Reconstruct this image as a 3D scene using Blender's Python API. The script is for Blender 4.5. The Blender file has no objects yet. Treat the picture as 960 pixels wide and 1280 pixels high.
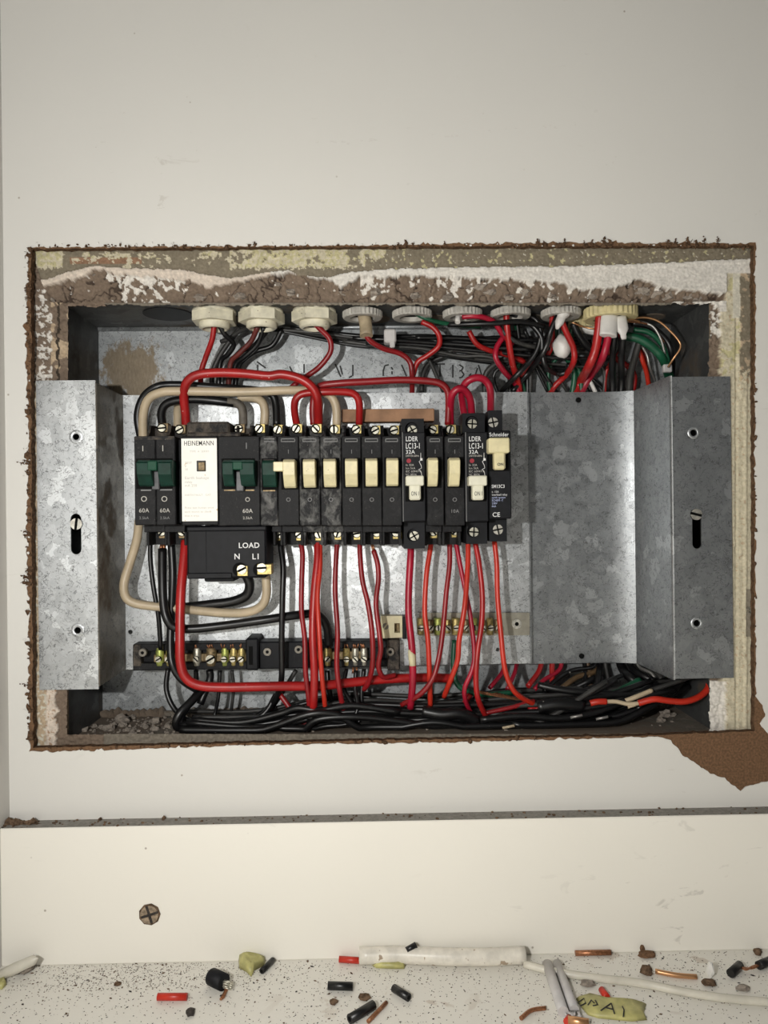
import bpy, bmesh, math, random
from mathutils import Vector, Matrix, noise
from mathutils.geometry import tessellate_polygon
random.seed(7)
sc = bpy.context.scene
COL = sc.collection

# ------------------------------------------------------------------ camera, world, lights, exposure
F = 924.0                      # focal length in pixels of the 960x1280 frame
CAM = Vector((0.0, -0.462, 0.271))
ROT = Matrix.Rotation(math.radians(-1.06), 3, 'Z') @ Matrix.Rotation(math.radians(90), 3, 'X') @ Matrix.Rotation(math.radians(-0.65), 3, 'Z')
cd = bpy.data.cameras.new('camera'); cam = bpy.data.objects.new('camera', cd); COL.objects.link(cam)
cd.sensor_width = 36; cd.lens = 36 * F / 1280; cd.clip_start = 0.005; cd.clip_end = 50
cam.matrix_world = Matrix.Translation(CAM) @ ROT.to_4x4()
sc.camera = cam
sc.view_settings.view_transform = 'Standard'; sc.view_settings.look = 'None'
sc.view_settings.exposure = 0.0; sc.view_settings.gamma = 1.0; sc.view_settings.use_curve_mapping = False
w = bpy.data.worlds.new('world'); sc.world = w; w.use_nodes = True
w.node_tree.nodes['Background'].inputs[0].default_value = (1.0, 0.98, 0.945, 1)
w.node_tree.nodes['Background'].inputs[1].default_value = 0.085
ld = bpy.data.lights.new('torch', 'POINT'); ld.energy = 6.0; ld.shadow_soft_size = 0.006; ld.color = (1.0, 0.985, 0.95)
torch = bpy.data.objects.new('torch', ld); COL.objects.link(torch); torch.location = (-0.118, -0.475, 0.271 + 0.022)
ld = bpy.data.lights.new('room_light', 'AREA'); ld.energy = 0.28; ld.shape = 'DISK'; ld.size = 0.35; ld.color = (1.0, 0.96, 0.9)
rl = bpy.data.objects.new('room_light', ld); COL.objects.link(rl); rl.location = (-0.1, -0.95, 0.12)
rl.rotation_euler = (Vector((-0.02, 0, 0.16)) - rl.location).to_track_quat('-Z', 'Y').to_euler()

def W(px, py, y):
    """the point of the plane Y = y (metres into the wall) that stands at a pixel of the photograph"""
    d = ROT @ Vector(((px - 480) / F, (640 - py) / F, -1.0))
    return CAM + d * ((y - CAM.y) / d.y)
def WF(px, py, z=0.0):
    """the point of the horizontal plane Z = z"""
    d = ROT @ Vector(((px - 480) / F, (640 - py) / F, -1.0))
    return CAM + d * ((z - CAM.z) / d.z)
MM = 0.001

# ------------------------------------------------------------------ materials
MATS = {}
def newmat(name):
    m = bpy.data.materials.new(name); m.use_nodes = True
    nt = m.node_tree; b = nt.nodes['Principled BSDF']
    MATS[name] = m
    return m, nt, b
def N(nt, t, **kw):
    n = nt.nodes.new(t)
    for k, v in kw.items():
        if k.startswith('i_'): n.inputs[k[2:].replace('_', ' ')].default_value = v
        else: setattr(n, k, v)
    return n
def ramp(nt, fac, stops):
    r = N(nt, 'ShaderNodeValToRGB'); e = r.color_ramp.elements
    while len(e) < len(stops): e.new(0.5)
    for i, (p, c) in enumerate(stops):
        e[i].position = p; e[i].color = (c, c, c, 1) if isinstance(c, (int, float)) else (*c, 1)
    nt.links.new(fac, r.inputs[0]); return r.outputs[0]
def mixc(nt, fac, a, b, mode='MIX'):
    m = N(nt, 'ShaderNodeMix', data_type='RGBA', blend_type=mode)
    for s, v in ((0, fac), (6, a), (7, b)):
        if hasattr(v, 'links') or isinstance(v, bpy.types.NodeSocket): nt.links.new(v, m.inputs[s])
        else: m.inputs[s].default_value = v if isinstance(v, (int, float)) and s == 0 else (*v, 1)
    return m.outputs[2]
def coords(nt, scale=(1, 1, 1)):
    g = N(nt, 'ShaderNodeNewGeometry'); mp = N(nt, 'ShaderNodeMapping'); mp.inputs['Scale'].default_value = scale
    nt.links.new(g.outputs['Position'], mp.inputs[0]); return mp.outputs[0]
def noi(nt, co, scale, detail=3, rough=0.55, dist=0.0):
    n = N(nt, 'ShaderNodeTexNoise', i_Scale=scale, i_Detail=detail, i_Roughness=rough, i_Distortion=dist)
    nt.links.new(co, n.inputs['Vector']); return n.outputs['Fac']
def vor(nt, co, scale, feature='F1', out='Distance'):
    n = N(nt, 'ShaderNodeTexVoronoi', feature=feature, i_Scale=scale); nt.links.new(co, n.inputs['Vector']); return n.outputs[out]
def bump(nt, b, h, strength, dist):
    n = N(nt, 'ShaderNodeBump', i_Strength=strength, i_Distance=dist); nt.links.new(h, n.inputs['Height']); nt.links.new(n.outputs[0], b.inputs['Normal'])
def math_(nt, op, a, b=0.5):
    n = N(nt, 'ShaderNodeMath', operation=op)
    for i, v in ((0, a), (1, b)):
        if isinstance(v, (int, float)): n.inputs[i].default_value = v
        else: nt.links.new(v, n.inputs[i])
    return n.outputs[0]

def simple(name, col, rough=0.5, metal=0.0, var=0.0, vscale=300, bmp=0.0, spec=0.5, specks=None, speck_lv=0.66, speck_scale=900, sss=0):
    m, nt, b = newmat(name)
    b.inputs['Roughness'].default_value = rough; b.inputs['Metallic'].default_value = metal
    b.inputs['Specular IOR Level'].default_value = spec
    co = coords(nt); c = col
    out = None
    if var:
        n = noi(nt, co, vscale, 4)
        out = mixc(nt, ramp(nt, n, [(0.35, 0), (0.68, 1)]), tuple(v * (1 - var) for v in col), tuple(min(1, v * (1 + var)) for v in col))
        if bmp: bump(nt, b, n, bmp, 0.0004)
    if specks:
        n2 = noi(nt, co, speck_scale, 2)
        out = mixc(nt, ramp(nt, n2, [(speck_lv, 0), (speck_lv + 0.02, 1)]), out if out else col, specks)
    if out: nt.links.new(out, b.inputs['Base Color'])
    else: b.inputs['Base Color'].default_value = (*col, 1)
    return m

def galv(name, c0, c1, metal=0.6, rough=0.42, dirt=None, dirt_lv=0.6, lines=0.75, stain=None):
    m, nt, b = newmat(name); co = coords(nt)
    warp = N(nt, 'ShaderNodeTexNoise', i_Scale=160.0, i_Detail=2.0); nt.links.new(co, warp.inputs['Vector'])
    v = N(nt, 'ShaderNodeVectorMath', operation='SCALE'); nt.links.new(warp.outputs['Color'], v.inputs[0]); v.inputs['Scale'].default_value = 0.011
    a = N(nt, 'ShaderNodeVectorMath', operation='ADD'); nt.links.new(co, a.inputs[0]); nt.links.new(v.outputs[0], a.inputs[1])
    cell = vor(nt, a.outputs[0], 125, 'F1', 'Color')
    sep = N(nt, 'ShaderNodeSeparateColor'); nt.links.new(cell, sep.inputs[0])
    spang = math_(nt, 'ADD', math_(nt, 'MULTIPLY', sep.outputs[0], 0.26), math_(nt, 'MULTIPLY', noi(nt, co, 380, 5, 0.7, 0.5), 0.74))
    col = mixc(nt, spang, c0, c1)
    col = mixc(nt, ramp(nt, sep.outputs[2], [(0.86, 0), (0.9, 0.45)]), col, tuple(min(1, v * 1.35) for v in c1))
    edge = ramp(nt, vor(nt, a.outputs[0], 330, 'DISTANCE_TO_EDGE'), [(0.0, 1), (0.06, 0)])
    msk = ramp(nt, noi(nt, co, 300, 2), [(0.50, 0), (0.57, lines)])
    col = mixc(nt, math_(nt, 'MULTIPLY', edge, msk), col, (0.05, 0.05, 0.052))
    st = math_(nt, 'ABSOLUTE', math_(nt, 'SUBTRACT', noi(nt, co, 210, 2, 0.5, 1.2), 0.5))
    st = math_(nt, 'MULTIPLY', ramp(nt, st, [(0.0, 1), (0.028, 0)]), ramp(nt, noi(nt, co, 260, 1), [(0.47, 0), (0.54, lines)]))
    col = mixc(nt, st, col, (0.07, 0.07, 0.072))
    pit = ramp(nt, vor(nt, co, 300), [(0.06, 0.8), (0.12, 0)])
    pit = math_(nt, 'MULTIPLY', pit, ramp(nt, noi(nt, co, 60, 2), [(0.55, 0), (0.65, 1)]))
    col = mixc(nt, pit, col, (0.03, 0.03, 0.03))
    r = ramp(nt, sep.outputs[1], [(0, max(0.05, rough - 0.04)), (1, rough + 0.07)])
    mt = None
    if dirt:
        dm = ramp(nt, noi(nt, co, 28, 5, 0.65), [(dirt_lv, 0), (dirt_lv + 0.12, 1)])
        col = mixc(nt, dm, col, dirt)
        nt.links.new(math_(nt, 'MULTIPLY', math_(nt, 'SUBTRACT', 1.0, dm), metal), b.inputs['Metallic'])
        r = math_(nt, 'ADD', r, math_(nt, 'MULTIPLY', dm, 0.3))
    else: b.inputs['Metallic'].default_value = metal
    if stain is not None:     # a patch of rust and dried mortar with its own ragged outline
        ds = N(nt, 'ShaderNodeVectorMath', operation='DISTANCE'); nt.links.new(coords(nt), ds.inputs[0]); ds.inputs[1].default_value = stain
        q = math_(nt, 'SUBTRACT', math_(nt, 'ADD', math_(nt, 'MULTIPLY', noi(nt, coords(nt, (1, 1, .6)), 110, 6, 0.75), 2.2), -0.25), math_(nt, 'MULTIPLY', ds.outputs['Value'], 33.0))
        col = mixc(nt, ramp(nt, q, [(0.0, 0), (0.22, 0.92)]), col, mixc(nt, noi(nt, coords(nt, (3, 1, 1)), 260, 4), (0.12, 0.085, 0.05), (0.30, 0.24, 0.16)))
    nt.links.new(col, b.inputs['Base Color']); nt.links.new(r, b.inputs['Roughness'])
    bump(nt, b, math_(nt, 'ADD', edge, noi(nt, co, 500, 2)), 0.12, 0.0002)
    return m

def paint(name, col, rough=0.5, smear=(0.5, 0.47, 0.42), lv=0.66):
    m, nt, b = newmat(name); co = coords(nt)
    big = noi(nt, co, 5, 3)
    c = mixc(nt, ramp(nt, big, [(0.3, 0), (0.7, 1)]), tuple(v * 0.955 for v in col), col)
    sm = math_(nt, 'MULTIPLY', ramp(nt, noi(nt, coords(nt, (1, 1, 2.6)), 45, 4, 0.6, 0.6), [(lv, 0), (lv + 0.05, 0.5)]), ramp(nt, noi(nt, co, 9, 2), [(0.5, 0), (0.62, 1)]))
    c = mixc(nt, sm, c, smear)
    dots = math_(nt, 'MULTIPLY', ramp(nt, vor(nt, co, 70), [(0.035, 0.7), (0.06, 0)]), ramp(nt, noi(nt, co, 30, 2), [(0.6, 0), (0.63, 1)]))
    c = mixc(nt, dots, c, (0.25, 0.2, 0.15))
    nt.links.new(c, b.inputs['Base Color']); b.inputs['Roughness'].default_value = rough
    bump(nt, b, math_(nt, 'ADD', noi(nt, co, 260, 3), math_(nt, 'MULTIPLY', noi(nt, co, 30, 2), 2.0)), 0.10, 0.0006)
    return m

paint('wall_paint', (0.70, 0.685, 0.645), 0.42)
paint('side_paint', (0.66, 0.64, 0.60), 0.5)
paint('board_paint', (0.84, 0.81, 0.735), 0.45, lv=0.64)
paint('floor_paint', (0.78, 0.755, 0.69), 0.5, (0.42, 0.33, 0.25), 0.6)
simple('grey_edge', (0.24, 0.225, 0.20), 0.85, var=0.2, vscale=500, bmp=0.4)
simple('hardboard', (0.155, 0.088, 0.048), 0.9, var=0.28, vscale=700, bmp=0.5, spec=0.2)
simple('hardboard_edge', (0.10, 0.06, 0.036), 0.95, var=0.45, vscale=500, bmp=0.8, spec=0.1)
simple('debris_brown', (0.13, 0.085, 0.055), 0.95, var=0.5, vscale=400, bmp=0.5, spec=0.1)
simple('debris_dark', (0.035, 0.028, 0.024), 0.8, var=0.5, vscale=500)
simple('mortar_grey', (0.25, 0.215, 0.18), 0.95, var=0.3, vscale=500, bmp=0.8)
galv('galv_bright', (0.36, 0.375, 0.385), (0.64, 0.66, 0.67), 0.72, 0.40)
galv('galv_dull', (0.24, 0.255, 0.265), (0.43, 0.445, 0.455), 0.78, 0.36, lines=0.6)
galv('galv_side', (0.15, 0.135, 0.11), (0.26, 0.24, 0.205), 0.6, 0.5, dirt=(0.12, 0.095, 0.07), dirt_lv=0.52)
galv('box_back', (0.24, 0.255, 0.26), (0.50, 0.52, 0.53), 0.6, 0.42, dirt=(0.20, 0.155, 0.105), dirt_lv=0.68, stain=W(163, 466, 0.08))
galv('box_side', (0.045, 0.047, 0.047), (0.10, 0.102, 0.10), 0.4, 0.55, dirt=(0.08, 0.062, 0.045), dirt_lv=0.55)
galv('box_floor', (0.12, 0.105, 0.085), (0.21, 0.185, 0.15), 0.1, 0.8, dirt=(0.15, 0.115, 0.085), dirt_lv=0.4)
simple('rust_film', (0.24, 0.185, 0.125), 0.8, var=0.35, vscale=300, bmp=0.3)
def bakelite(name, dust, amount, base=(0.0085, 0.0085, 0.0095), rough=0.60):
    m, nt, b = newmat(name); co = coords(nt)
    n = noi(nt, coords(nt, (1, 1, 0.8)), 150, 6, 0.72, 0.4)
    f = ramp(nt, n, [(1 - amount - 0.12, 0), (1 - amount + 0.16, 1)])
    c = mixc(nt, f, base, dust)
    sp = ramp(nt, noi(nt, co, 1300, 2), [(0.69, 0), (0.72, 0.5)])
    c = mixc(nt, sp, c, (0.25, 0.23, 0.2))
    nt.links.new(c, b.inputs['Base Color'])
    nt.links.new(math_(nt, 'ADD', math_(nt, 'MULTIPLY', f, 0.3), rough), b.inputs['Roughness'])
    b.inputs['Specular IOR Level'].default_value = 0.22; bump(nt, b, n, 0.15, 0.0003)
bakelite('bakelite', (0.04, 0.04, 0.041), 0.40)
bakelite('bakelite_dusty', (0.20, 0.198, 0.19), 0.43)
bakelite('bakelite_dirty', (0.15, 0.125, 0.10), 0.46)
simple('black_plastic', (0.0075, 0.008, 0.010), 0.58, var=0.25, vscale=200, spec=0.22)
simple('deep_black', (0.006, 0.006, 0.006), 0.9, spec=0.1)
simple('cream_toggle', (0.66, 0.59, 0.36), 0.42, var=0.08, vscale=200, specks=(0.25, 0.19, 0.1), speck_lv=0.72)
simple('ivory_toggle', (0.68, 0.66, 0.53), 0.42, var=0.06, vscale=200)
simple('green_toggle', (0.004, 0.030, 0.020), 0.55, var=0.25, vscale=200, spec=0.25)
simple('green_tie', (0.006, 0.055, 0.030), 0.55, spec=0.25)
simple('grey_tie', (0.07, 0.07, 0.075), 0.5, var=0.3)
simple('label_white', (0.84, 0.82, 0.76), 0.5, var=0.03, vscale=120, specks=(0.6, 0.47, 0.3), speck_lv=0.69, speck_scale=180)
simple('ink_black', (0.02, 0.02, 0.02), 0.6)
simple('ink_white', (0.72, 0.72, 0.72), 0.6)
simple('ink_grey', (0.20, 0.20, 0.20), 0.7)
simple('ink_faint', (0.50, 0.48, 0.44), 0.7)
simple('ink_blue', (0.42, 0.47, 0.70), 0.6)
simple('ink_red', (0.30, 0.015, 0.03), 0.6)
simple('brass', (0.50, 0.40, 0.16), 0.5, 0.7, var=0.3, vscale=500, bmp=0.2)
simple('brass_old', (0.22, 0.16, 0.085), 0.55, 0.6, var=0.5, vscale=500, bmp=0.3)
simple('brass_green', (0.40, 0.44, 0.12), 0.5, 0.6, var=0.3, vscale=500, bmp=0.2)
simple('nickel', (0.48, 0.46, 0.38), 0.45, 0.75, var=0.3, vscale=600, bmp=0.3)
simple('screw_silver', (0.55, 0.53, 0.47), 0.42, 0.75, var=0.25, vscale=600, bmp=0.2)
simple('rusty_screw', (0.30, 0.23, 0.16), 0.6, 0.3, var=0.5, vscale=500, bmp=0.4)
simple('copper', (0.36, 0.16, 0.08), 0.4, 0.7, var=0.3, vscale=900)
simple('copper_bright', (0.62, 0.34, 0.17), 0.34, 0.8)
SP = (0.62, 0.58, 0.52)
simple('red_pvc', (0.36, 0.012, 0.012), 0.36, var=0.18, vscale=60, specks=SP, speck_lv=0.745, speck_scale=420)
simple('red_orange_pvc', (0.50, 0.028, 0.013), 0.38, var=0.12, vscale=60)
simple('crimson_pvc', (0.34, 0.007, 0.026), 0.38, var=0.15, vscale=60)
simple('dark_red_pvc', (0.24, 0.009, 0.012), 0.38, var=0.2, vscale=60)
simple('brown_red_pvc', (0.12, 0.020, 0.016), 0.5, var=0.4, vscale=120)
simple('black_pvc', (0.006, 0.006, 0.0065), 0.36, var=0.3, vscale=60, specks=(0.35, 0.33, 0.3), speck_lv=0.76, speck_scale=420)
simple('grey_pvc', (0.035, 0.034, 0.032), 0.5, var=0.35, vscale=80)
simple('dusty_pvc', (0.12, 0.105, 0.085), 0.65, var=0.4, vscale=90)
simple('cream_pvc', (0.50, 0.405, 0.275), 0.42, var=0.12, vscale=60, specks=(0.22, 0.15, 0.08), speck_lv=0.74, speck_scale=300)
simple('green_pvc', (0.006, 0.075, 0.035), 0.4, var=0.2, vscale=60)
simple('brown_pvc', (0.10, 0.060, 0.028), 0.5, var=0.2)
simple('white_pvc', (0.62, 0.60, 0.57), 0.4, var=0.1, vscale=100)
simple('bare_grey_wire', (0.36, 0.35, 0.33), 0.4, 0.6)
simple('white_sheath', (0.70, 0.66, 0.58), 0.34, var=0.14, vscale=130, specks=(0.36, 0.28, 0.2), speck_lv=0.66, speck_scale=160)
simple('conduit_grey', (0.52, 0.50, 0.49), 0.4, var=0.1, vscale=100)
simple('bush_white', (0.66, 0.62, 0.48), 0.5, var=0.14, vscale=160, specks=(0.2, 0.16, 0.11), speck_lv=0.70, speck_scale=420)
simple('bush_grey', (0.42, 0.40, 0.36), 0.55, var=0.2, vscale=160, specks=(0.15, 0.12, 0.09), speck_lv=0.70, speck_scale=420)
simple('bush_cream', (0.58, 0.50, 0.27), 0.5, var=0.14, vscale=160)
simple('bush_tan', (0.36, 0.29, 0.19), 0.6, var=0.2, vscale=160)
simple('wood_tan', (0.34, 0.185, 0.10), 0.7, var=0.25, vscale=90, bmp=0.2)
simple('yellow_tape', (0.46, 0.43, 0.17), 0.4, var=0.2, vscale=150)
simple('clear_tube', (0.58, 0.55, 0.47), 0.25, var=0.08, vscale=100)
simple('cream_plastic', (0.62, 0.56, 0.36), 0.5, var=0.1, vscale=150)
simple('dull_brass_plate', (0.36, 0.34, 0.28), 0.38, 0.6, var=0.15, vscale=150)
m, nt, b = newmat('plaster')
at = N(nt, 'ShaderNodeVertexColor', layer_name='Col'); co = coords(nt)
c = mixc(nt, ramp(nt, noi(nt, co, 700, 4), [(0.35, 0), (0.7, 1)]), (0.85, 0.84, 0.83), (1.08, 1.08, 1.08))
c = mixc(nt, 1.0, at.outputs[0], c, 'MULTIPLY')
nt.links.new(c, b.inputs['Base Color']); b.inputs['Roughness'].default_value = 0.9; b.inputs['Specular IOR Level'].default_value = 0.2
bump(nt, b, noi(nt, co, 420, 5, 0.7), 0.28, 0.0005)

# ------------------------------------------------------------------ mesh builder
WL = {}        # world location of every object built
class MB:
    def __init__(s): s.v = []; s.f = []; s.sm = []; s.mi = []
    def add(s, vs, fs, smooth=False, mi=0):
        o = len(s.v); s.v += [Vector(p) for p in vs]
        for f in fs: s.f.append([o + i for i in f]); s.sm.append(smooth); s.mi.append(mi)
        return s
    def box(s, x0, x1, y0, y1, z0, z1, bev=0.0, mi=0, rot=None, seg=1):
        if x0 > x1: x0, x1 = x1, x0
        if y0 > y1: y0, y1 = y1, y0
        if z0 > z1: z0, z1 = z1, z0
        c = Vector(((x0 + x1) / 2, (y0 + y1) / 2, (z0 + z1) / 2)); h = ((x1 - x0) / 2, (y1 - y0) / 2, (z1 - z0) / 2)
        if bev <= 0:
            vs = [Vector((sx * h[0], sy * h[1], sz * h[2])) for sx in (-1, 1) for sy in (-1, 1) for sz in (-1, 1)]
            fs = [(0, 1, 3, 2), (4, 6, 7, 5), (0, 4, 5, 1), (2, 3, 7, 6), (0, 2, 6, 4), (1, 5, 7, 3)]
        else:
            bm = bmesh.new(); bmesh.ops.create_cube(bm, size=2.0)
            for v in bm.verts: v.co = Vector((v.co.x * h[0], v.co.y * h[1], v.co.z * h[2]))
            bmesh.ops.bevel(bm, geom=bm.edges[:], offset=min(bev, min(h) * 0.9), segments=seg, affect='EDGES')
            bm.verts.index_update(); vs = [v.co.copy() for v in bm.verts]; fs = [[v.index for v in f.verts] for f in bm.faces]; bm.free()
        if rot is not None: vs = [rot @ v for v in vs]
        return s.add([v + c for v in vs], fs, False, mi)
    def prism(s, poly, axis, a, b, mi=0, smooth=False):
        """poly: 2D points in the two other axes (in x,y,z order), extruded along axis from a to b"""
        def P(p, t):
            return {'x': (t, p[0], p[1]), 'y': (p[0], t, p[1]), 'z': (p[0], p[1], t)}[axis]
        n = len(poly); vs = [P(p, a) for p in poly] + [P(p, b) for p in poly]
        tris = tessellate_polygon([[Vector((p[0], p[1], 0)) for p in poly]])
        fs = [tuple(t) for t in tris] + [tuple(n + i for i in reversed(t)) for t in tris]
        fs += [(i, (i + 1) % n, n + (i + 1) % n, n + i) for i in range(n)]
        return s.add(vs, fs, smooth, mi)
    def tube(s, pts, r, seg=8, cap=True, mi=0, smooth=True, flat=None):
        n = len(pts); pts = [Vector(p) for p in pts]
        rs = r if isinstance(r, (list, tuple)) else [r] * n
        t0 = (pts[1] - pts[0]).normalized(); up = Vector((0, 1, 0)) if abs(t0.y) < 0.9 else Vector((1, 0, 0))
        nrm = (up - t0 * up.dot(t0)).normalized(); rings = []
        for i in range(n):
            t = (pts[min(i + 1, n - 1)] - pts[max(i - 1, 0)])
            if t.length < 1e-9: t = t0
            t = t.normalized(); nrm = (nrm - t * nrm.dot(t))
            nrm = nrm.normalized() if nrm.length > 1e-6 else t.orthogonal().normalized()
            bn = t.cross(nrm)
            fl = flat or 1.0
            rings.append([pts[i] + (nrm * math.cos(2 * math.pi * k / seg) * fl + bn * math.sin(2 * math.pi * k / seg)) * rs[i] for k in range(seg)])
        vs = [p for g in rings for p in g]; fs = []
        for i in range(n - 1):
            for k in range(seg):
                a = i * seg + k; b2 = i * seg + (k + 1) % seg
                fs.append((a, b2, b2 + seg, a + seg))
        s.add(vs, fs, smooth, mi)
        if cap:
            o = len(s.v) - len(vs)
            s.f.append([o + k for k in reversed(range(seg))]); s.sm.append(False); s.mi.append(mi)
            s.f.append([o + (n - 1) * seg + k for k in range(seg)]); s.sm.append(False); s.mi.append(mi)
        return s
    def cyl(s, c, ax, r0, r1, h, seg=16, mi=0, smooth=True):
        c = Vector(c); ax = Vector(ax).normalized()
        return s.tube([c, c + ax * h], [r0, r1], seg, True, mi, smooth)
    def lathe(s, c, prof, seg=24, mi=0, knurl=None, close=True, smooth=True):
        """profile of (radius, z) pairs turned about the vertical through c; knurl = (index set, amplitude)"""
        c = Vector(c); vs = []; n = len(prof)
        for i, (r, z) in enumerate(prof):
            for k in range(seg):
                rr = r
                if knurl and i in knurl[0] and k % 2: rr -= knurl[1]
                a = 2 * math.pi * k / seg
                vs.append(c + Vector((rr * math.cos(a), rr * math.sin(a), z)))
        fs = []
        for i in range(n - 1):
            for k in range(seg):
                a = i * seg + k; b2 = i * seg + (k + 1) % seg
                fs.append((a, b2, b2 + seg, a + seg))
        if close: fs += [tuple(reversed(range(seg))), tuple((n - 1) * seg + k for k in range(seg))]
        return s.add(vs, fs, smooth, mi)
    def blob(s, c, r, seed=0, sub=1, rough=0.35, mi=0, smooth=False, rz=0.0):
        bm = bmesh.new(); bmesh.ops.create_icosphere(bm, subdivisions=sub, radius=1.0); rr = r if isinstance(r, (tuple, list)) else (r, r, r)
        vs = []; cz, szn = math.cos(rz), math.sin(rz)
        for v in bm.verts:
            k = 1 + rough * noise.noise(v.co * 1.7 + Vector((seed * 3.1, seed * 1.7, seed)))
            p = Vector((v.co.x * rr[0] * k, v.co.y * rr[1] * k, v.co.z * rr[2] * k))
            vs.append(Vector(c) + Vector((p.x * cz - p.y * szn, p.x * szn + p.y * cz, p.z)))
        fs = [[v.index for v in f.verts] for f in bm.faces]; bm.free()
        return s.add(vs, fs, smooth, mi)
    def build(s, name, mat, parent=None, fix=True):
        me = bpy.data.meshes.new(name)
        xs = [v.x for v in s.v]; ys = [v.y for v in s.v]; zs = [v.z for v in s.v]
        org = Vector(((min(xs) + max(xs)) / 2, (min(ys) + max(ys)) / 2, (min(zs) + max(zs)) / 2))
        me.from_pydata([tuple(v - org) for v in s.v], [], s.f)
        for m in (mat if isinstance(mat, (list, tuple)) else [mat]): me.materials.append(MATS[m])
        if max(s.mi) > 0 and len(me.materials) == 1: me.materials.append(MATS['deep_black'])
        me.polygons.foreach_set('use_smooth', s.sm); me.polygons.foreach_set('material_index', s.mi)
        me.update()
        if fix:
            bm = bmesh.new(); bm.from_mesh(me); bmesh.ops.recalc_face_normals(bm, faces=bm.faces[:]); bm.to_mesh(me); bm.free()
        o = bpy.data.objects.new(name, me); COL.objects.link(o); WL[o.name] = org
        if parent is not None: o.parent = parent; o.location = org - WL[parent.name]
        else: o.location = org
        return o
def tag(o, label=None, cat=None, group=None, kind=None):
    if label: o['label'] = label
    if cat: o['category'] = cat
    if group: o['group'] = group
    if kind: o['kind'] = kind
    return o
def thing(name, label, cat, loc, group=None, kind=None):
    o = bpy.data.objects.new(name, None); COL.objects.link(o); o.location = loc; o.empty_display_size = 0.005
    WL[o.name] = Vector(loc)
    return tag(o, label, cat, group, kind)
def text(s, px, py, y, h, mat, parent, name='lettering', align='LEFT', sx=1.0, bold=0.0):
    cu = bpy.data.curves.new('t', 'FONT'); cu.body = s; cu.size = h * 1.38; cu.align_x = align; cu.extrude = 0.00004; cu.offset = bold * h
    cu.resolution_u = 3; cu.space_character = 1.06; cu.space_line = 0.9
    o = bpy.data.objects.new('t', cu); COL.objects.link(o); bpy.context.view_layer.update()
    me = bpy.data.meshes.new_from_object(o.evaluated_get(bpy.context.evaluated_depsgraph_get()))
    bpy.data.objects.remove(o); bpy.data.curves.remove(cu)
    p = W(px, py, y)
    mb = MB(); R = Matrix.Rotation(math.radians(90), 3, 'X')
    vs = [p + R @ Vector((v.co.x * sx, v.co.y, v.co.z)) for v in me.vertices]; fs = [list(f.vertices) for f in me.polygons]
    bpy.data.meshes.remove(me)
    if not vs: return None
    mb.add(vs, fs); return mb.build(name, mat, parent, fix=False)
def crv(cps, n=6):
    """Catmull-Rom through the control points"""
    P = [Vector(p) for p in cps]; P = [P[0] * 2 - P[1]] + P + [P[-1] * 2 - P[-2]]; out = []
    for i in range(1, len(P) - 2):
        for k in range(n):
            t = k / n; a, b2, c, d = P[i - 1], P[i], P[i + 1], P[i + 2]
            out.append(0.5 * ((2 * b2) + (c - a) * t + (2 * a - 5 * b2 + 4 * c - d) * t * t + (3 * b2 - a - 3 * c + d) * t ** 3))
    out.append(P[-2]); return out
def slot_screw(mb, c, r, ang, depth=0.0012, mi=0, seg=10, gap=0.24):
    """slotted head facing -Y: a base disc and two half-round lands"""
    c = Vector(c); mb.cyl(c + Vector((0, 0.0006, 0)), (0, 1, 0), r, r, depth, 16, 1)
    for sgn in (0, math.pi):
        a0 = math.asin(gap); pts = []
        for k in range(seg + 1):
            a = a0 + (math.pi - 2 * a0) * k / seg + sgn + ang
            pts.append((c.x + r * math.cos(a), c.z + r * math.sin(a)))
        mb.prism(pts, 'y', c.y, c.y + 0.0007, mi)
def cross_screw(mb, c, r, ang, mi=0):
    c = Vector(c); mb.cyl(c + Vector((0, 0.0006, 0)), (0, 1, 0), r, r, 0.0012, 16, 1)
    for q in range(4):
        pts = []; a0 = 0.15
        for k in range(6):
            a = a0 + (math.pi / 2 - 2 * a0) * k / 5 + q * math.pi / 2 + ang
            pts.append((c.x + r * math.cos(a), c.z + r * math.sin(a)))
        a = math.pi / 4 + q * math.pi / 2 + ang; pts.append((c.x + r * 0.22 * math.cos(a), c.z + r * 0.22 * math.sin(a)))
        mb.prism(pts, 'y', c.y, c.y + 0.0007, mi)
def holed(outer, holes, y0, y1, mb, mi=0):
    """a flat sheet in XZ with holes, thickness y0..y1; loops are lists of (x, z)"""
    loops = [[Vector((p[0], p[1], 0)) for p in l] for l in [outer] + holes]
    tris = tessellate_polygon(loops); flat = [p for l in loops for p in l]; n = len(flat)
    vs = [(p.x, y0, p.y) for p in flat] + [(p.x, y1, p.y) for p in flat]
    fs = [tuple(t) for t in tris] + [tuple(n + i for i in t) for t in tris]; o = 0
    for l in loops:
        k = len(l); fs += [(o + i, o + (i + 1) % k, n + o + (i + 1) % k, n + o + i) for i in range(k)]; o += k
    mb.add(vs, fs, False, mi)
def ring(cx, cz, r, n=14, rz=None):
    return [(cx + r * math.cos(2 * math.pi * k / n), cz + (rz or r) * math.sin(2 * math.pi * k / n)) for k in range(n)]
def slot_loop(cx, z0, z1, r, n=8):
    return [(cx + r * math.cos(math.pi * k / n), z1 - r + r * math.sin(math.pi * k / n)) for k in range(n + 1)] + \
           [(cx - r * math.cos(math.pi * k / n), z0 + r - r * math.sin(math.pi * k / n)) for k in range(n + 1)]

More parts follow.
